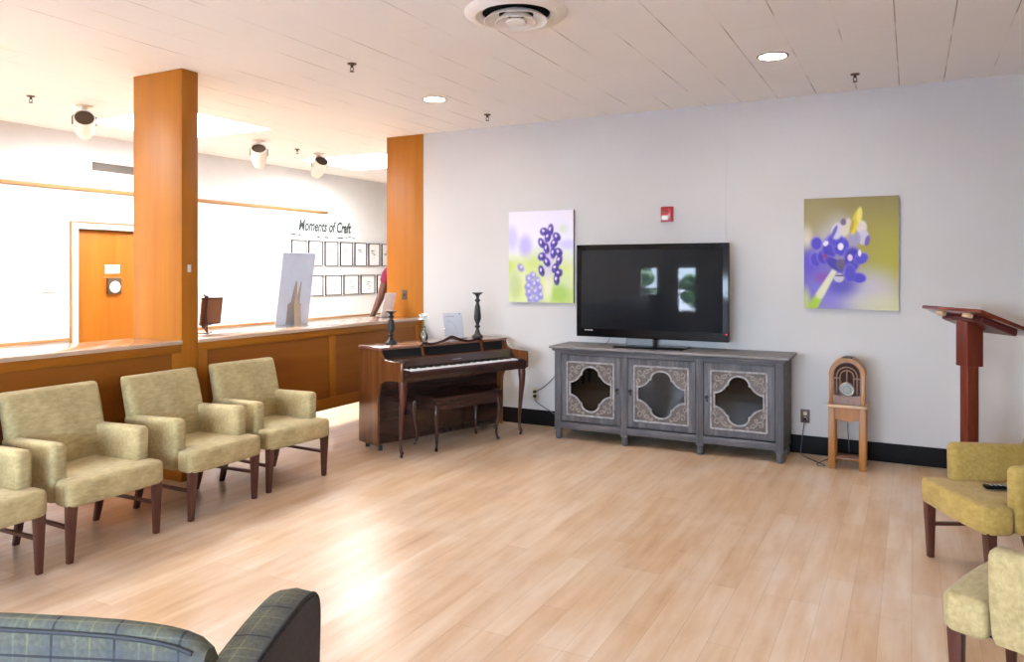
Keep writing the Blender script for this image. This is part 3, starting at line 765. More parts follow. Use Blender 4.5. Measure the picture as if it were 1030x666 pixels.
# vase
t = thing('bud_vase', 'small clear glass vase with a white flower at the back of the piano lid', 'vase', piano_pt(.665, .05))
MB().lathe([(0, .001), (.030, .001), (.040, .02), (.038, .05), (.022, .085), (.013, .115), (.015, .135), (.013, .135), (.011, .115), (.020, .085), (.035, .05), (.036, .02), (0, .008)], 24).build('glass_body', 'vase_glass', t)
mb = MB(); mb.tube([(0, 0, .012), (.004, 0, .10), (0, .004, .19)], .0025, 6); mb.build('stem', 'stem_green', t)
mb = MB(); rnd = random.Random(5)
for k in range(34):
    a = rnd.uniform(0, 2 * PI); e = rnd.uniform(-.3, 1.2); r = .038
    mb.ball((0, 0, 0), .020, .011, .005, T(r * math.cos(a) * math.cos(e), r * math.sin(a) * math.cos(e), .205 + r * math.sin(e), 0, -e, a), 8, 6)
mb.build('flower', 'petal_white', t)
# acrylic sign
t = thing('sign_holder', 'clear sign holder with a pale flower sheet leaning at the back of the piano lid', 'sign', piano_pt(1.02, .07), PI / 2 - PA - .2)
M = T(0, 0, .0, math.radians(-14), 0, 0)
MB().box(-.10, .10, -.004, 0, 0, .245, .001, 1, M).build('plate', 'acrylic', t)
MB().box(-.10, .10, -.07, 0, 0, .004, .001, 1).build('foot', 'acrylic', t)
mb = MB()
mb.tube(smoothpts([(.025, -.006, .02), (.02, -.006, .09), (-.005, -.006, .14), (-.04, -.006, .165)], 5), .0018, 5, M)
for k in range(5):
    a = k * 2 * PI / 5; mb.tube([(-.05, -.006, .165), (-.05 + .022 * math.cos(a), -.006, .165 + .018 * math.sin(a))], .002, 5, M)
mb.box(-.075, .02, -.0055, -.0045, .212, .219, 0, 1, M); mb.build('print', 'ink_soft', t)
mb = MB(); mb.ball((.075, -.006, .240), .006, M=M); mb.build('pin', 'black_matte', t)

# ------------------------------------------------------------------ things on the half wall counter
CT = 1.046
t = thing('display_board', 'pale blue-grey display board seen from its back, standing on the half wall counter', 'board', (-5.20, 5.38, CT))
M = T(0, 0, 0, 0, math.radians(8.5), 0)
MB().box(-.004, .004, -.212, .212, 0, .685, .001, 1, M).build('board', 'board_back', t)
# cardboard easel: two splayed wings and a centre strip, behind = +x
mb = MB(); mb.prism([(-.085, .01), (-.085, .20), (-.05, .215), (-.012, .42), (-.004, .42), (.004, .22), (.022, .22), (.055, .41), (.062, .41), (.062, .20), (.085, .20), (.085, .01)], .0045, .008, 'yz', 0, 1, M)
mb.build('easel_wing', 'grey_kraft', t)
mb = MB(); mb.prism([(-.05, .0), (-.05, .19), (-.02, .30), (0, .40), (.0, .19), (.035, .19), (.035, 0)], .020, .024, 'yz', 0, 1, T(.06, 0, 0, 0, math.radians(-2), 0)); mb.build('easel_strut', 'kraft', t)

t = thing('easel_frame', 'brown backed picture frame on a dark tabletop easel beside the free-standing pillar', 'picture frame', (-5.10, 4.33, CT))
M = T(0, 0, .075, 0, math.radians(8), 0)
MB().box(-.008, .008, -.085, .115, 0, .215, .003, 1, M).build('frame_back', 'brown_back', t)
mb = MB(); mb.box(-.010, .010, -.087, .117, .205, .217, .002, 1, M); mb.box(-.010, .010, -.087, .117, -.002, .008, .002, 1, M); mb.box(-.010, .010, .107, .117, 0, .215, .002, 1, M); mb.build('frame_edge', 'maroon', t)
mb = MB(); mb.box(.010, .026, -.072, -.044, -.03, .24, .003, 1, M); mb.tube([(.06, -.058, 0), (.045, -.058, .12), (.035, -.058, .30), (.02, -.058, .315)], .006, 8); mb.build('easel_post', 'maroon', t)
mb = MB(); mb.tube([(-.05, -.08, .004), (.06, -.058, .004), (-.05, .08, .004)], .004, 6); mb.tube([(-.02, -.06, .07), (.02, -.06, .055), (.06, -.058, .004)], .005, 6); mb.tube([(-.02, .06, .07), (.02, -.05, .06)], .004, 6); mb.build('easel_foot', 'dark_metal', t)
t = thing('sheet_stand', 'white sheet in a slanted holder on the counter in front of the far pillar', 'sheet', (-5.10, 6.70, CT))
M = T(0, 0, 0, 0, math.radians(15), 0)
MB().box(-.002, .002, -.10, .10, .0, .275, .0005, 1, M).build('sheet', 'white_paper', t)
MB().box(-.06, .02, -.10, .10, 0, .004, .001, 1).build('foot', 'acrylic', t)
t = thing('switch_plate', 'dark brown switch plate on the wood-clad pillar by the back wall', 'switch', (-4.976, YB + .004, 1.287))
MB().box(-.036, .036, -.006, 0, -.055, .055, .003).build('plate', 'brown_plate', t)
MB().box(-.008, .008, -.012, -.004, -.016, .016, .002).build('toggle', 'black_matte', t)
t = thing('wall_button', 'tiny pale switch on the edge of the free-standing pillar', 'switch', (XF, 3.860, 1.575))
MB().box(0, .006, -.016, .016, -.028, .028, .003).build('plate', 'white_trim', t)
MB().box(.005, .010, -.006, .006, -.012, .012, .002).build('toggle', 'white_trim', t)

# ------------------------------------------------------------------ sideboard (local: x width from left, y depth, front = y 0)
SB = thing('sideboard', 'weathered grey sideboard with three carved glass doors under the television', 'sideboard', (-2.93, 6.405, 0))
SW, SD = 2.02, .42
# top with moulded edge
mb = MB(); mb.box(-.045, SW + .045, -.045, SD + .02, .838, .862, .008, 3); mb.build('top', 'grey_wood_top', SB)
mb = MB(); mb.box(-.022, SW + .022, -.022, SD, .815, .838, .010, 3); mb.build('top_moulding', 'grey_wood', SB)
mb = MB()
mb.box(0, .02, .02, SD, .10, .815); mb.box(SW - .02, SW, .02, SD, .10, .815); mb.box(0, SW, SD - .012, SD, .10, .815)
mb.box(.02, SW - .02, .02, SD - .012, .115, .135); mb.box(.02, SW - .02, .03, SD - .012, .455, .472); mb.box(.02, SW - .02, .02, SD - .012, .795, .815)
for x in (.675, 1.345): mb.box(x - .01, x + .01, .03, SD - .012, .135, .795)
mb.build('carcass', 'grey_wood', SB)
mb = MB(); mb.box(0, SW, 0, .02, .10, .165, .004); mb.box(0, SW, 0, .02, .785, .815, .003); mb.box(-.002, SW + .002, -.006, .012, .142, .152, .003); mb.build('rail', 'grey_wood', SB)
posts = [(0, .062), (.645, .705), (1.315, 1.375), (SW - .062, SW)]
for (a, c) in posts:
    mb = MB(); mb.box(a, c, -.006, .02, .10, .812, .003)
    for k in range(2): mb.box(a + .014 + k * .02, a + .026 + k * .02, -.010, -.004, .20, .78, .004)
    mb.build('post', 'grey_wood_up', SB)
    cx_ = (a + c) / 2
    for y in ((.022,) if a in (.645, 1.315) else (.022, SD - .035)):
        rings = [[(cx_ + p, y + q, z) for p, q in rr(w_, w_, r_, 4)] for (z, w_, r_) in ((0, .040, .018), (.012, .052, .024), (.045, .060, .028), (.070, .050, .022), (.078, .050, .010), (.082, .066, .004), (.102, .066, .004))]
        MB().loft(rings).build('foot', 'grey_wood_up', SB)
def outline(n=10):
    """barbed quatrefoil, half extents 1 x 1, as a counter-clockwise star-shaped ring"""
    q = smoothpts([(1.0, .28, 0), (.90, .295, 0), (.76, .35, 0), (.61, .46, 0), (.50, .61, 0)], n)[:] + smoothpts([(.42, .635, 0), (.425, .71, 0), (.37, .83, 0), (.26, .93, 0), (.13, .985, 0), (0, 1.0, 0)], n)
    q = [(p.x, p.y) for p in q]
    return q + [(-x, y) for x, y in q[-2::-1]] + [(-x, -y) for x, y in q] + [(x, -y) for x, y in q[-2::-1]]
Q = outline(5)
def door(x0, x1, knob_side):
    z0, z1 = .175, .782; w_ = x1 - x0; f = .062; cx_, cz_ = (x0 + x1) / 2, (z0 + z1) / 2
    mb = MB(); Y0, Y1 = -.004, .018
    mb.box(x0, x0 + f, Y0, Y1, z0, z1, .003); mb.box(x1 - f, x1, Y0, Y1, z0, z1, .003); mb.box(x0 + f, x1 - f, Y0, Y1, z0, z0 + f, .003); mb.box(x0 + f, x1 - f, Y0, Y1, z1 - f, z1, .003)
    d_ = mb.build('door', 'grey_wood_up', SB)
    # bright inner moulding
    mb = MB(); a, c, p, q = x0 + f, x1 - f, z0 + f, z1 - f
    for (s_, e_) in (((a, p), (c, p)), ((c, p), (c, q)), ((c, q), (a, q)), ((a, q), (a, p))): mb.tube([(s_[0], -.006, s_[1]), (e_[0], -.006, e_[1])], .008, 8)
    mb.build('moulding', 'worn_edge', d_)
    # fretwork plate with the quatrefoil opening
    hw, hh = (c - a) / 2, (q - p) / 2; ow, oh = hw * .86, hh * .82
    inner = [(cx_ + ow * u_, cz_ + oh * v_) for u_, v_ in Q]; outer = []
    for (u_, v_) in inner:
        du, dv = (u_ - cx_) / hw, (v_ - cz_) / hh; k = 1 / max(abs(du), abs(dv), 1e-6); outer.append((cx_ + du * k * hw, cz_ + dv * k * hh))
    ya, yb = .002, .012
    rings = [[(u_, ya, v_) for u_, v_ in inner], [(u_, ya, v_) for u_, v_ in outer], [(u_, yb, v_) for u_, v_ in outer], [(u_, yb, v_) for u_, v_ in inner]]
    mb = MB(); mb.loft(rings, close=True)
    mb.build('fretwork', 'carved', d_)
    for sx in (-1, 1):
        for sz in (-1, 1):
            mb = MB(); ccx, ccz = cx_ + sx * hw, cz_ + sz * hh
            def sc(cu, cv, r0, a0, turns, r_=.0062):
                pts = []
                for i in range(15):
                    tt = i / 14; a_ = a0 + turns * 2 * PI * tt; rr_ = r0 * (1 - .75 * tt)
                    pts.append((ccx - sx * (cu + rr_ * math.cos(a_)), .001, ccz - sz * (cv + rr_ * math.sin(a_))))
                mb.tube(pts, r_, 6)
            sc(.050, .058, .032, 0, 1.1); sc(.110, .040, .024, PI, -1.1); sc(.036, .130, .024, PI / 2, 1.0); sc(.028, .178, .014, 0, 1); sc(.155, .026, .014, PI, 1); sc(.085, .092, .017, -PI / 2, 1.0); mb.tube([(ccx - sx * a_, .002, ccz - sz * c_) for a_, c_ in ((.030, .195), (.022, .130), (.040, .085), (.075, .075), (.085, .045), (.120, .030), (.165, .018))], .0045, 6)
            mb.build('scrollwork', 'carved_light', d_)
    mb = MB(); mb.tube([(cx_ + (ow + .006) * u_, -.001, cz_ + (oh + .006) * v_) for u_, v_ in Q], .0085, 6, closed=True); mb.build('fretwork_edge', 'worn_edge', d_)
    MB().box(a, c, .0125, .0155, p, q).build('glass_pane', 'cabinet_glass', d_)
    kx = x1 - .028 if knob_side > 0 else x0 + .028
    mb = MB(); mb.lathe([(0, 0), (.014, 0), (.013, .004), (.006, .007), (.006, .018), (.013, .024), (.014, .032), (.007, .038), (0, .039)], 16, T(kx, -.003, .495, PI / 2, 0, 0)); mb.box(kx - .008, kx + .008, -.009, -.003, .455, .475, .003); mb.build('knob', 'black_matte', d_)
door(.066, .641, 1); door(.709, 1.311, -1); door(1.379, SW - .066, -1)

# ------------------------------------------------------------------ television
TV = thing('television', 'large black flat television standing on the grey sideboard', 'television', (-2.09, 6.60, .862))
TW, TZ0, TZ1 = 1.412, .078, .936
MB().prism([(-TW / 2, TZ0), (TW / 2, TZ0), (TW / 2, TZ1), (-TW / 2, TZ1)], 0, .055, 'xz', .008, 3).build('bezel', 'black_gloss', TV)
MB().prism([(-TW / 2 + .1, TZ0 + .06), (TW / 2 - .1, TZ0 + .06), (TW / 2 - .1, TZ1 - .12), (-TW / 2 + .1, TZ1 - .12)], .05, .10, 'xz', .015, 2).build('rear_cover', 'black_matte', TV)
MB().box(-TW / 2 + .052, TW / 2 - .052, -.0015, .004, TZ0 + .078, TZ1 - .052).build('screen', 'screen', TV)
MB().box(-.30, .34, -.13, .17, 0.0, .012, .005).build('stand_base', 'black_gloss', TV)
MB().prism([(-.24, .012), (.02, .012), (.02, TZ0 + .06), (-.22, TZ0 + .06)], .055, .075, 'xz', .003, 1).build('stand_neck', 'smoke_metal', TV)
mb = MB(); mb.box(-TW / 2 + .085, -TW / 2 + .165, -.0012, .0005, TZ0 + .058, TZ0 + .066); mb.build('badge', 'silver', TV)
mb = MB(); mb.lathe([(0, 0), (.005, 0), (.005, .003), (0, .003)], 12, T(TW / 2 - .02, -.0005, TZ0 + .068, PI / 2, 0, 0)); mb.build('power_light', 'red_led', TV)

# canvases
def canvas(x0, x1, z0, z1, fn, label, nx=130):
    t = thing('canvas_picture', label, 'canvas', (x0, YB, z0)); w_, h_ = x1 - x0, z1 - z0; ny = int(nx * h_ / w_)
    MB().box(0, w_, -.034, -.003, 0, h_, .003).build('canvas_edge', 'canvas_edge', t)
    vs, fs, cols = [], [], []
    for j in range(ny + 1):
        for i in range(nx + 1):
            u_, v_ = i / nx, 1 - j / ny
            vs.append((u_ * w_, -.0352, v_ * h_)); cols.append(fn(u_, 1 - v_))
    for j in range(ny):
        for i in range(nx):
            a = j * (nx + 1) + i; fs.append((a, a + nx + 1, a + nx + 2, a + 1))
    me = bpy.data.meshes.new('print'); me.from_pydata(vs, [], fs); ca = me.color_attributes.new('Col', 'FLOAT_COLOR', 'POINT')
    for i, c in enumerate(cols): ca.data[i].color = (c[0], c[1], c[2], 1)
    me.materials.append(MATS['canvas_print']); o = bpy.data.objects.new('print', me); C.objects.link(o); o.parent = t
def sl(c): return tuple(((v / 255 + .055) / 1.055) ** 2.4 if v > 10 else v / 255 / 12.92 for v in c)
def lerp(a, c, t): return tuple(x + (y - x) * t for x, y in zip(a, c))
def ell(u, v, cx, cy, rx, ry, ang=0, soft=.25):
    dx_, dy_ = u - cx, v - cy; c, s = math.cos(ang), math.sin(ang)
    q = math.hypot((dx_ * c + dy_ * s) / rx, (-dx_ * s + dy_ * c) / ry)
    if q <= 1 - soft: return 1.0
    if q >= 1 + soft: return 0.0
    t = (1 + soft - q) / (2 * soft); return t * t * (3 - 2 * t)
def vn(u, v, k=0):
    return .5 + .25 * (math.sin(u * 7.3 + k) * math.cos(v * 5.1 + k * 2) + math.sin(u * 3.1 + v * 9.7 + k * 1.7))
FL1 = [(270, 182), (308, 172), (342, 212), (292, 212), (256, 246), (328, 248), (284, 276), (258, 322), (322, 302), (352, 298), (356, 342), (286, 352), (334, 386), (256, 402), (352, 416), (342, 450)]
FL2 = [(205, 430), (180, 450), (232, 462), (176, 490), (210, 478), (245, 500), (180, 525), (215, 520), (248, 540), (190, 560), (225, 562), (135, 385)]
def art1(u, v):
    top = sl((226, 222, 240)); mid = sl((222, 224, 236)); gr = sl((176, 200, 84)); gr2 = sl((214, 222, 150))
    t = min(1, max(0, (v - .38 + .10 * (vn(u, v, 1) - .5)) / .22)); c = lerp(top, mid, min(1, v * 2.2)); c = lerp(c, lerp(gr, gr2, vn(u, v, 3) * .9), t * (.65 + .35 * vn(u * 2, v * 2, 5)))
    for (x, y, rx, ry, col, k) in ((.26, .38, .10, .11, (168, 156, 226), .8), (.05, .30, .09, .13, (180, 172, 226), .7), (.92, .37, .14, .05, (190, 182, 236), .7), (.85, .20, .06, .04, (198, 214, 186), .7), (.78, .90, .15, .10, (150, 190, 60), .8), (.10, .82, .10, .14, (160, 176, 120), .6), (.62, .82, .06, .14, (226, 222, 200), .7), (.4, .62, .2, .1, (190, 208, 110), .5)):
        c = lerp(c, sl(col), k * ell(u, v, x, y, rx, ry, 0, .6))
    c = lerp(c, sl((196, 180, 226)), .75 * ell(u, v, .63, .47, .085, .27, 0, .4))
    for i, (x, y) in enumerate(FL2):
        x, y = (x - 65) / 370, (y - 65) / 515
        c = lerp(c, sl((128, 118, 212)), .85 * ell(u, v, x, y, .055, .042, i * .9, .4)); c = lerp(c, sl((206, 200, 244)), .9 * ell(u, v, x + .01, y - .012, .022, .018, 0, .4))
    for i, (x, y) in enumerate(FL1):
        x, y = (x - 65) / 370, (y - 65) / 515; a = (i * 1.7) % 3
        c = lerp(c, sl((66, 42, 150)), .95 * ell(u, v, x, y, .066, .046, a, .2)); c = lerp(c, sl((40, 22, 104)), .8 * ell(u, v, x + .022, y + .016, .030, .016, a, .25)); c = lerp(c, sl((216, 200, 244)), .95 * ell(u, v, x - .012, y - .010, .020, .015, a + .5, .3))
    return c
def art2(u, v):
    c = lerp(sl((140, 122, 74)), sl((168, 164, 50)), min(1, max(0, .2 + v * .75 + .35 * (u - .5)))); c = lerp(c, sl((120, 106, 70)), .6 * max(0, 1 - v * 3.5))
    for (x, y, rx, ry, col, k) in ((.12, .72, .32, .30, (96, 84, 190), .9), (.40, .86, .30, .20, (128, 116, 205), .85), (.72, .86, .28, .18, (190, 186, 196), .85), (.85, .97, .3, .10, (206, 204, 160), .6), (.33, .32, .20, .16, (186, 180, 176), .85), (.03, .34, .06, .10, (226, 214, 190), .8), (.05, .58, .10, .10, (84, 66, 190), .8), (.42, .78, .16, .10, (60, 48, 170), .8), (.12, .16, .2, .14, (150, 138, 92), .7), (.20, .72, .08, .05, (128, 70, 160), .8), (.02, .95, .05, .12, (200, 210, 90), .7)):
        c = lerp(c, sl(col), k * ell(u, v, x, y, rx, ry, 0, .7))
    # stem
    for k in range(13):
        t = k / 12; x, y = .10 + (.33 - .10) * t, .98 - (.98 - .66) * t; r = .050 - .020 * t
        c = lerp(c, sl((214, 214, 176)) if t > .25 else sl((158, 190, 40)), .9 * ell(u, v, x, y, r, r * .9, 0, .3))
    E_ = [(.14, .41, .062, .060, .2, (62, 46, 178)), (.13, .555, .058, .066, -.3, (66, 50, 176)), (.22, .53, .07, .07, 0, (58, 40, 170)), (.29, .45, .09, .10, .3, (52, 36, 168)), (.41, .44, .085, .09, 0, (56, 40, 178)), (.35, .38, .09, .06, .2, (70, 54, 180)), (.52, .56, .09, .12, .2, (48, 32, 160)), (.62, .55, .075, .05, -.3, (72, 60, 186)), (.59, .72, .082, .046, .1, (66, 52, 182)), (.34, .60, .12, .05, .5, (50, 36, 150)), (.50, .68, .06, .08, 0, (70, 56, 178)),
          (.40, .60, .05, .05, 0, (92, 84, 110)), (.38, .72, .055, .04, 0, (196, 190, 200)), (.39, .70, .05, .008, 0, (50, 44, 60)), (.36, .30, .06, .075, .3, (204, 200, 216)), (.33, .31, .02, .07, .5, (84, 70, 170)), (.46, .27, .045, .085, .4, (214, 204, 186)), (.43, .22, .03, .03, 0, (92, 78, 120)), (.62, .27, .055, .060, 0, (218, 206, 200)), (.64, .36, .060, .065, 0, (196, 190, 210)), (.68, .39, .025, .05, .3, (96, 84, 170)), (.55, .37, .06, .06, 0, (150, 144, 180)),
          (.555, .225, .036, .115, .28, (212, 196, 30)), (.60, .16, .028, .07, .1, (226, 216, 110)), (.52, .26, .02, .06, .3, (180, 150, 20)), (.24, .41, .03, .022, -.5, (232, 226, 240)), (.40, .44, .030, .032, .4, (240, 236, 246)), (.50, .54, .026, .03, 0, (226, 200, 226)), (.60, .50, .016, .03, 0, (232, 226, 240)), (.235, .525, .022, .018, .4, (150, 40, 110))]
    for (x, y, rx, ry, a, col) in E_:
        if col[2] > 140 and col[0] < 75: c = lerp(c, sl((126, 116, 220)), .5 * ell(u, v, x - .006, y - .005, rx * 1.1, ry * 1.1, a, .15)); rx, ry = rx * .93, ry * .93
        c = lerp(c, sl(col), .95 * ell(u, v, x, y, rx, ry, a, .22))
    return c
canvas(-3.643, -2.928, 1.237, 2.153, art1, 'unframed canvas of a blue lupine spike on pale green, left of the television')
canvas(-.808, -.092, 1.238, 2.165, art2, 'unframed canvas of a blue flower head with yellow tip on olive, right of the television')

# fire alarm
t = thing('fire_alarm', 'red fire alarm strobe on the back wall above the television', 'fire alarm', (-2.0, YB, 2.077))
MB().box(-.060, .060, -.012, 0, -.072, .072, .006).build('back_plate', 'alarm_red', t)
MB().box(-.052, .052, -.045, -.010, -.062, .066, .010, 3).build('body', 'alarm_red', t)
MB().box(-.040, .025, -.062, -.040, -.058, -.010, .010, 3).build('strobe_lens', 'lens_white', t)
mb = MB(); mb.box(-.035, .012, -.0462, -.044, .02, .032); mb.build('lettering', 'maroon', t)

# outlets and cords
def outlet(x, z, label, plug):
    t = thing('outlet', label, 'outlet', (x, YB, z), group='wall outlets under the canvases')
    MB().box(-.037, .037, -.006, 0, -.058, .058, .003).build('plate', 'ivory_plate' if plug else 'brown_plate', t)
    for s in (-1, 1):
        mb = MB(); mb.lathe([(0, 0), (.016, 0), (.015, .003), (0, .003)], 16, T(0, -.005, s * .022, PI / 2, 0, 0)); mb.build('socket', 'black_matte' if plug else 'ivory_plate', t)
outlet(-3.357, .314, 'ivory wall outlet with two dark plugs between piano and sideboard', True)
outlet(-.802, .319, 'brown wall outlet between the sideboard and the radio stand', False)
def cord(name, pts, label, mat='blue_grey_cord', r=.004, plug=None):
    t = thing(name, label, 'cord', pts[0])
    p0 = Vector(pts[0]); MB().tube([Vector(p) - p0 for p in smoothpts(pts, 6)], r, 6).build('cable', mat, t)
    if plug: MB().box(-.014, .014, -.030, -.002, -.012, .012, .004).build('plug', 'black_matte', t)
cord('power_cord', [(-3.357, YB - .009, .336), (-3.33, YB - .04, .345), (-3.24, YB - .04, .40), (-3.14, YB - .03, .50), (-3.05, YB - .02, .63), (-2.97, YB - .025, .72)], 'thin cord rising from the ivory outlet toward the television', plug=True)
cord('power_cord', [(-3.357, YB - .009, .292), (-3.345, YB - .035, .255), (-3.30, YB - .03, .215), (-3.22, YB - .03, .175), (-3.10, YB - .03, .12), (-2.96, YB - .035, .05)], 'dark cord dropping from the ivory outlet behind the sideboard', plug=True)
cord('power_cord', [(-.802, YB - .009, .297), (-.805, YB - .035, .27), (-.815, YB - .03, .20), (-.825, YB - .035, .10), (-.83, YB - .04, .006), (-.76, 6.70, .005), (-.66, 6.57, .005), (-.61, 6.50, .005), (-.65, 6.47, .005), (-.67, 6.54, .005), (-.60, 6.73, .005), (-.46, 6.74, .02), (-.46, 6.72, .30), (-.46, 6.70, .52), (-.46, 6.650, .56)], 'dark cord looping over the floor behind the radio stand', plug=True)
cord('aerial_cable', [(-2.78, 6.68, .866), (-2.70, 6.60, .866), (-2.60, 6.56, .870), (-2.50, 6.62, .885), (-2.48, 6.67, .96)], 'thin dark cable lying on the left of the sideboard top', r=.003)

# ------------------------------------------------------------------ radio and its stand
RS = thing('radio_stand', 'small honey wood stand under the cathedral radio', 'stand', (-.447, 6.445, 0))
for x in (-.135, .085):
    for y in (0, .20): MB().box(x, x + .050, y, y + .022, 0, .485, .004).build('leg', 'honey_wood', RS)
MB().box(-.148, .148, -.012, .234, .485, .505, .006).build('top', 'block_wood', RS)
mb = MB(); mb.prism([(-.135, .485), (-.135, .40), (-.085, .392), (-.05, .385), (0, .375), (.05, .385), (.085, .392), (.135, .40), (.135, .485)], .004, .020, 'xz', .002, 1); mb.build('apron', 'honey_wood', RS)
mb = MB(); mb.box(-.135, -.113, .02, .21, .40, .485); mb.box(.113, .135, .02, .21, .40, .485); mb.build('side_apron', 'honey_wood', RS)
MB().box(-.085, .085, .03, .20, .07, .088, .003).build('shelf', 'radio_wood', RS)
RD = thing('radio', 'arched wooden cathedral radio with a round dial on its small stand', 'radio', (-.447, 6.452, .505))
hw = .125
arch = [(-hw, 0), (-hw, .235)] + [(hw * math.cos(a), .235 + .128 * math.sin(a)) for a in [PI - PI * k / 20 for k in range(1, 20)]] + [(hw, .235), (hw, 0)]
MB().prism(arch, .006, .19, 'xz', .003, 1).build('cabinet', 'radio_wood', RD)
# arch band
ro, ri = 1.0, .80
ringp = []
band_o = [(-hw - .006, .225)] + [((hw + .006) * math.cos(a), .235 + .134 * math.sin(a)) for a in [PI - PI * k / 24 for k in range(25)]] + [(hw + .006, .225)]
band_i = [(-hw + .026, .225)] + [((hw - .026) * math.cos(a), .235 + .103 * math.sin(a)) for a in [PI - PI * k / 24 for k in range(25)]] + [(hw - .026, .225)]
mb = MB(); mb.prism(band_o + band_i[::-1], -.006, .010, 'xz', .003, 1); mb.prism([(a, c) for a, c in band_o] + [(a * .98, c - .003) for a, c in band_o[::-1]], .008, .194, 'xz'); mb.build('arch_band', 'honey_wood', RD)
mb = MB(); mb.box(-hw - .004, -hw + .022, -.004, .010, 0, .225, .003); mb.box(hw - .022, hw + .004, -.004, .010, 0, .225, .003); mb.build('pilaster', 'honey_wood', RD)
gp = [(-.092, .075), (-.092, .225)] + [(.094 * math.cos(a), .235 + .095 * math.sin(a)) for a in [PI - PI * k / 20 for k in range(1, 20)]] + [(.092, .225), (.092, .075)]
MB().prism(gp, .001, .0065, 'xz').build('speaker_cloth', 'radio_cloth', RD)
mb = MB()
for r in (.073, .048): mb.tube([(-r, -.002, .09)] + [(r * math.cos(a), -.002, .225 + r * math.sin(a)) for a in [PI - PI * k / 16 for k in range(17)]] + [(r, -.002, .09)], .0055, 6)
mb.tube([(0, -.002, .17), (0, -.002, .275)], .006, 6); mb.box(-.093, -.045, -.006, .004, .205, .215, .002); mb.box(.045, .093, -.006, .004, .205, .215, .002); mb.build('fretwork', 'radio_fret', RD)
mb = MB(); mb.lathe([(.044, 0), (.056, 0), (.056, .010), (.050, .014), (.044, .008)], 28, T(0, -.001, .125, PI / 2, 0, 0)); mb.build('dial_bezel', 'silver', RD)
mb = MB(); mb.lathe([(0, 0), (.045, 0), (.045, .007), (0, .007)], 28, T(0, -.001, .125, PI / 2, 0, 0)); mb.build('dial', 'dial_glass', RD)
mb = MB(); mb.bar((-.002, -.0095, .100), (.012, -.0095, .150), .003, .001); mb.tube([(.027 * math.cos(a), -.0088, .125 + .027 * math.sin(a)) for a in [2 * PI * k / 20 for k in range(20)]], .0015, 5, closed=True); mb.build('pointer', 'ink', RD)
for x in (-.055, 0, .055):
    mb = MB(); mb.lathe([(0, 0), (.010, 0), (.009, .014), (0, .015)], 14, T(x, .006, .036, PI / 2, 0, 0)); mb.build('knob', 'radio_wood', RD)
MB().prism([(-.038, .362), (-.035, .372), (0, .376), (.035, .372), (.038, .362)], .02, .12, 'xz', .003, 1).build('crown_block', 'dark_metal', RD)

# ------------------------------------------------------------------ lectern
LC = thing('lectern', 'reddish wood lectern with a slanted top behind the yellow-olive armchair', 'lectern', (.345, 5.965, 0), math.atan2(-.508, .322))
# local x runs along the high edge, local y away (down slope)
MB().box(-.040, .040, -.040, .040, .045, 1.22, .005).build('post', 'redwood', LC)
MB().box(-.058, .058, -.058, .058, .915, 1.215, .006).build('collar', 'redwood', LC)
tilt = math.radians(-21)
M = T(0, -.145, 1.292, tilt, 0, 0)
MB().box(-.30, .30, 0, .46, 0, .024, .004, 2, M).build('top', 'redwood_top', LC)
MB().box(-.30, .30, .44, .462, .024, .050, .003, 1, M).build('ledge', 'maroon', LC)
mb = MB()
for x in (-.14, .13): mb.box(x - .035, x + .035, .03, .062, -.026, -.0005, .003, 1, M)
mb.build('block', 'block_wood', LC)
MB().box(-.20, .20, .10, .36, -.035, -.0005, .004, 1, M).build('cleat', 'maroon', LC)
mb = MB(); mb.prism([(-.055, 1.20), (-.055, 1.250), (.10, 1.185), (.058, 1.15)], -.055, .055, 'yz', .003, 1); mb.build('bracket', 'redwood', LC)
for rz in (0, PI / 2):
    MB().prism([(-.24, 0), (-.24, .03), (-.06, .075), (.06, .075), (.24, .03), (.24, 0)], -.035, .035, 'xz', .004, 1, T(0, 0, 0, 0, 0, rz + PI / 4)).build('foot', 'redwood', LC)

# ------------------------------------------------------------------ person behind the far pillar
PR = thing('person', 'person in a magenta short-sleeved top, mostly hidden by the far pillar, arm hanging down', 'person', (-5.36, 7.42, 0))
def skin_mesh(name, verts, edges, radii, mat, parent, root=0, sub=2):
    me = bpy.data.meshes.new(name); me.from_pydata(verts, edges, [])
    o = bpy.data.objects.new(name, me); C.objects.link(o); o.parent = parent
    md = o.modifiers.new('Skin', 'SKIN'); md.use_smooth_shade = True
    if not me.skin_vertices: me.skin_vertices.new()
    for i, r in enumerate(radii):
        sv = me.skin_vertices[0].data[i]; sv.radius = r if isinstance(r, tuple) else (r, r); sv.use_root = (i == root)
    ss = o.modifiers.new('Sub', 'SUBSURF'); ss.levels = sub; ss.render_levels = sub
    me.materials.append(MATS[mat]); return o
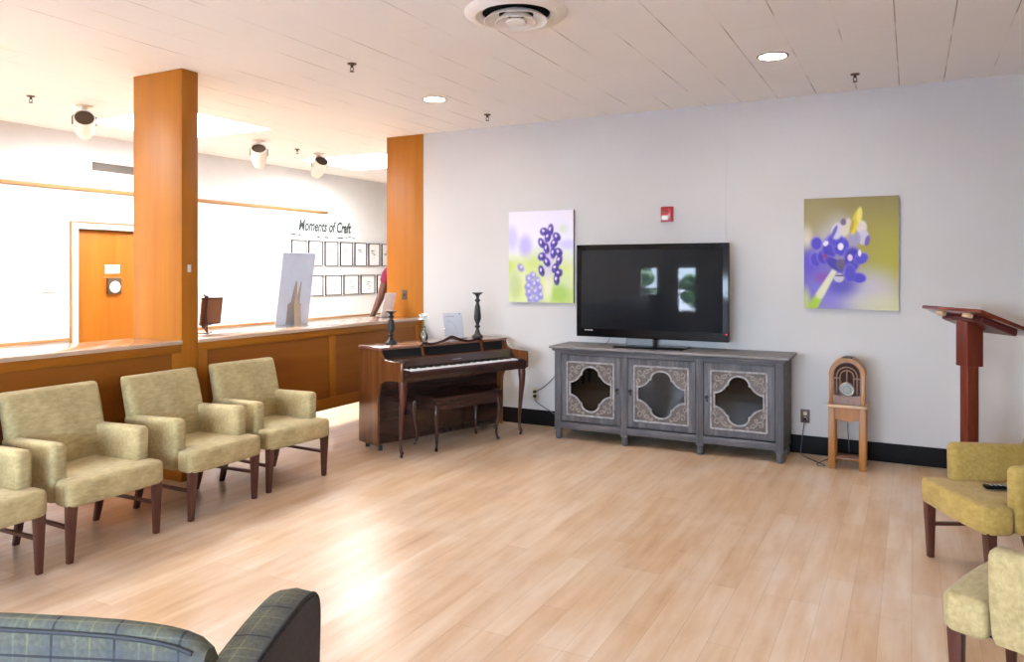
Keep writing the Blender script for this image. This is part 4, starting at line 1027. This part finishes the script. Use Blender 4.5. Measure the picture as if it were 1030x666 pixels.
# body: facing -y
V = [(0, 0, .98), (0, -.005, 1.15), (0, -.005, 1.34), (0, .0, 1.50), (0, .0, 1.60), (0, -.015, 1.68),            # 0-5 pelvis..head base
     (0, -.03, 1.78), (0, -.03, 1.87),                                                                          # 6-7 head
     (-.16, 0, 1.555), (-.245, 0, 1.535), (-.335, -.01, 1.275), (-.405, -.075, 1.045), (-.425, -.11, .97),          # 8-12 right arm
     (.16, 0, 1.555), (.23, 0, 1.53), (.27, .02, 1.26), (.26, -.05, 1.02), (.255, -.08, .94),                      # 13-17 left arm
     (-.10, 0, .92), (-.105, -.01, .51), (-.11, .02, .09), (-.115, -.12, .045),                                  # 18-21
     (.10, 0, .92), (.105, -.01, .51), (.11, .02, .09), (.115, -.12, .045)]
E_ = [(0, 1), (1, 2), (2, 3), (3, 4), (4, 5), (5, 6), (6, 7), (3, 8), (8, 9), (9, 10), (10, 11), (11, 12), (3, 13), (13, 14), (14, 15), (15, 16), (16, 17), (0, 18), (18, 19), (19, 20), (20, 21), (0, 22), (22, 23), (23, 24), (24, 25)]
Rr = [(.15, .11), (.145, .10), (.16, .11), (.13, .09), .055, .06, (.085, .105), (.07, .085), .075, .066, .054, .036, .038, .075, .062, .044, .030, .034, .095, .062, .042, .038, .095, .062, .042, .038]
BODY = skin_mesh('body', V, E_, Rr, 'skin', PR)
def hand(base, d, sgn, nm):
    base = Vector(base); d = Vector(d).normalized(); side = Vector((0, 1, 0)) * sgn; side = (side - d * side.dot(d)).normalized(); nrm = d.cross(side)
    vs = [tuple(base), tuple(base + d * .05), tuple(base + d * .085)]; es = [(0, 1), (1, 2)]; rs = [(.030, .016), (.038, .015), (.036, .013)]
    for k, (off, ln) in enumerate(((-.030, .068), (-.010, .078), (.010, .073), (.029, .058))):
        i = len(vs); b0 = base + d * .085 + side * off
        c1 = b0 + d * ln * .5 + nrm * .006; c2 = b0 + d * ln * .95 + nrm * .022
        vs += [tuple(b0), tuple(c1), tuple(c2)]; es += [(2, i), (i, i + 1), (i + 1, i + 2)]; rs += [.0095, .0085, .007]
    i = len(vs); t0 = base + d * .035 - side * .034; t1 = t0 + d * .035 - side * .018; t2 = t1 + d * .03
    vs += [tuple(t0), tuple(t1), tuple(t2)]; es += [(0, i), (i, i + 1), (i + 1, i + 2)]; rs += [.012, .010, .008]
    return skin_mesh(nm, vs, es, rs, 'skin', BODY, 0, 1)
hand((-.425, -.105, .975), (-.05, -.28, -.72), 1, 'hand'); hand((.255, -.08, .945), (0, -.25, -.8), -1, 'hand')
TV_ = [(0, 0, .93), (0, -.003, 1.05), (0, -.005, 1.18), (0, -.005, 1.36), (0, 0, 1.51), (0, 0, 1.575), (-.16, 0, 1.56), (-.248, 0, 1.54), (-.304, -.006, 1.385), (.16, 0, 1.56), (.235, 0, 1.535), (.26, .01, 1.40)]
skin_mesh('shirt', TV_, [(0, 1), (1, 2), (2, 3), (3, 4), (4, 5), (4, 6), (6, 7), (7, 8), (4, 9), (9, 10), (10, 11)], [(.175, .13), (.17, .125), (.165, .12), (.178, .125), (.145, .102), .066, .090, .080, .072, .090, .080, .072], 'magenta_cloth', PR, 2)
skin_mesh('trousers', [(0, 0, 1.0), (-.10, 0, .90), (-.105, -.01, .51), (-.11, .02, .07), (.10, 0, .90), (.105, -.01, .51), (.11, .02, .07)], [(0, 1), (1, 2), (2, 3), (0, 4), (4, 5), (5, 6)], [(.165, .12), .11, .075, .06, .11, .075, .06], 'navy_cloth', PR)
for s in (-1, 1):
    mb = MB(); rings = []
    for (y, w_, h_) in ((.09, .05, .06), (.05, .075, .09), (-.03, .085, .085), (-.12, .095, .06), (-.17, .075, .045), (-.19, .03, .03)): rings.append([(s * .112 + a, y, h_ / 2 + c) for a, c in rr(w_, h_, min(w_, h_) * .4, 4)])
    mb.loft(rings); mb.build('shoe', 'shoe', PR)
mb = MB(); mb.ball((0, -.012, 1.865), .090, .108, .088); mb.ball((0, .028, 1.80), .088, .075, .10); mb.build('hair', 'hair', PR)
mb = MB()
for s in (-1, 1): mb.ball((s * .032, -.128, 1.825), .012, .008, .008)
mb.build('eyes', 'white_paper', BODY)
mb = MB(); mb.prism([(-.012, 1.775), (.012, 1.775), (.007, 1.815), (-.007, 1.815)], -.155, -.115, 'xz', .006, 2); 
for s in (-1, 1): mb.ball((s * .092, -.02, 1.81), .012, .022, .034)
mb.build('nose_and_ears', 'skin', BODY)
mb = MB(); mb.ball((0, -.128, 1.748), .024, .008, .008); mb.build('mouth', 'maroon', BODY)

sun = bpy.data.lights.new('sun', 'SUN'); sun.energy = 330; sun.angle = .009; sun.color = (.96, .97, 1.0)
so = bpy.data.objects.new('sun', sun); C.objects.link(so); so.rotation_euler = (math.radians(-(90 - 50)) * -1, 0, math.radians(8))
# ------------------------------------------------------------------ world, camera, colour management
W = bpy.data.worlds.new('World'); S.world = W; W.use_nodes = True
nt = W.node_tree; bg = nt.nodes['Background']
tc = nt.nodes.new('ShaderNodeTexCoord'); sx = nt.nodes.new('ShaderNodeSeparateXYZ'); nt.links.new(tc.outputs['Generated'], sx.inputs[0])
cr = nt.nodes.new('ShaderNodeValToRGB'); cr.color_ramp.elements[0].color = (.66, .80, 1, 1); cr.color_ramp.elements[1].color = (.40, .60, 1, 1)
nt.links.new(sx.outputs[2], cr.inputs[0]); nt.links.new(cr.outputs[0], bg.inputs[0]); bg.inputs[1].default_value = 32.0

cam = bpy.data.cameras.new('Camera'); co = bpy.data.objects.new('Camera', cam); C.objects.link(co); S.camera = co
co.location = (0, 0, 1.568); co.rotation_euler = (PI / 2, 0, math.atan(402 / 762))
cam.sensor_width = 36; cam.lens = 36 * 762 / 1030; cam.shift_y = -62 / 1030; cam.clip_start = .05

S.view_settings.view_transform = 'Standard'; S.view_settings.look = 'None'; S.view_settings.gamma = 1; S.view_settings.use_curve_mapping = False
S.view_settings.exposure = 0.95
S.cycles.use_denoising = True
S.cycles.max_bounces = 10; S.cycles.diffuse_bounces = 6; S.cycles.transparent_max_bounces = 16
S.cycles.caustics_reflective = False; S.cycles.caustics_refractive = False; S.cycles.sample_clamp_indirect = 8
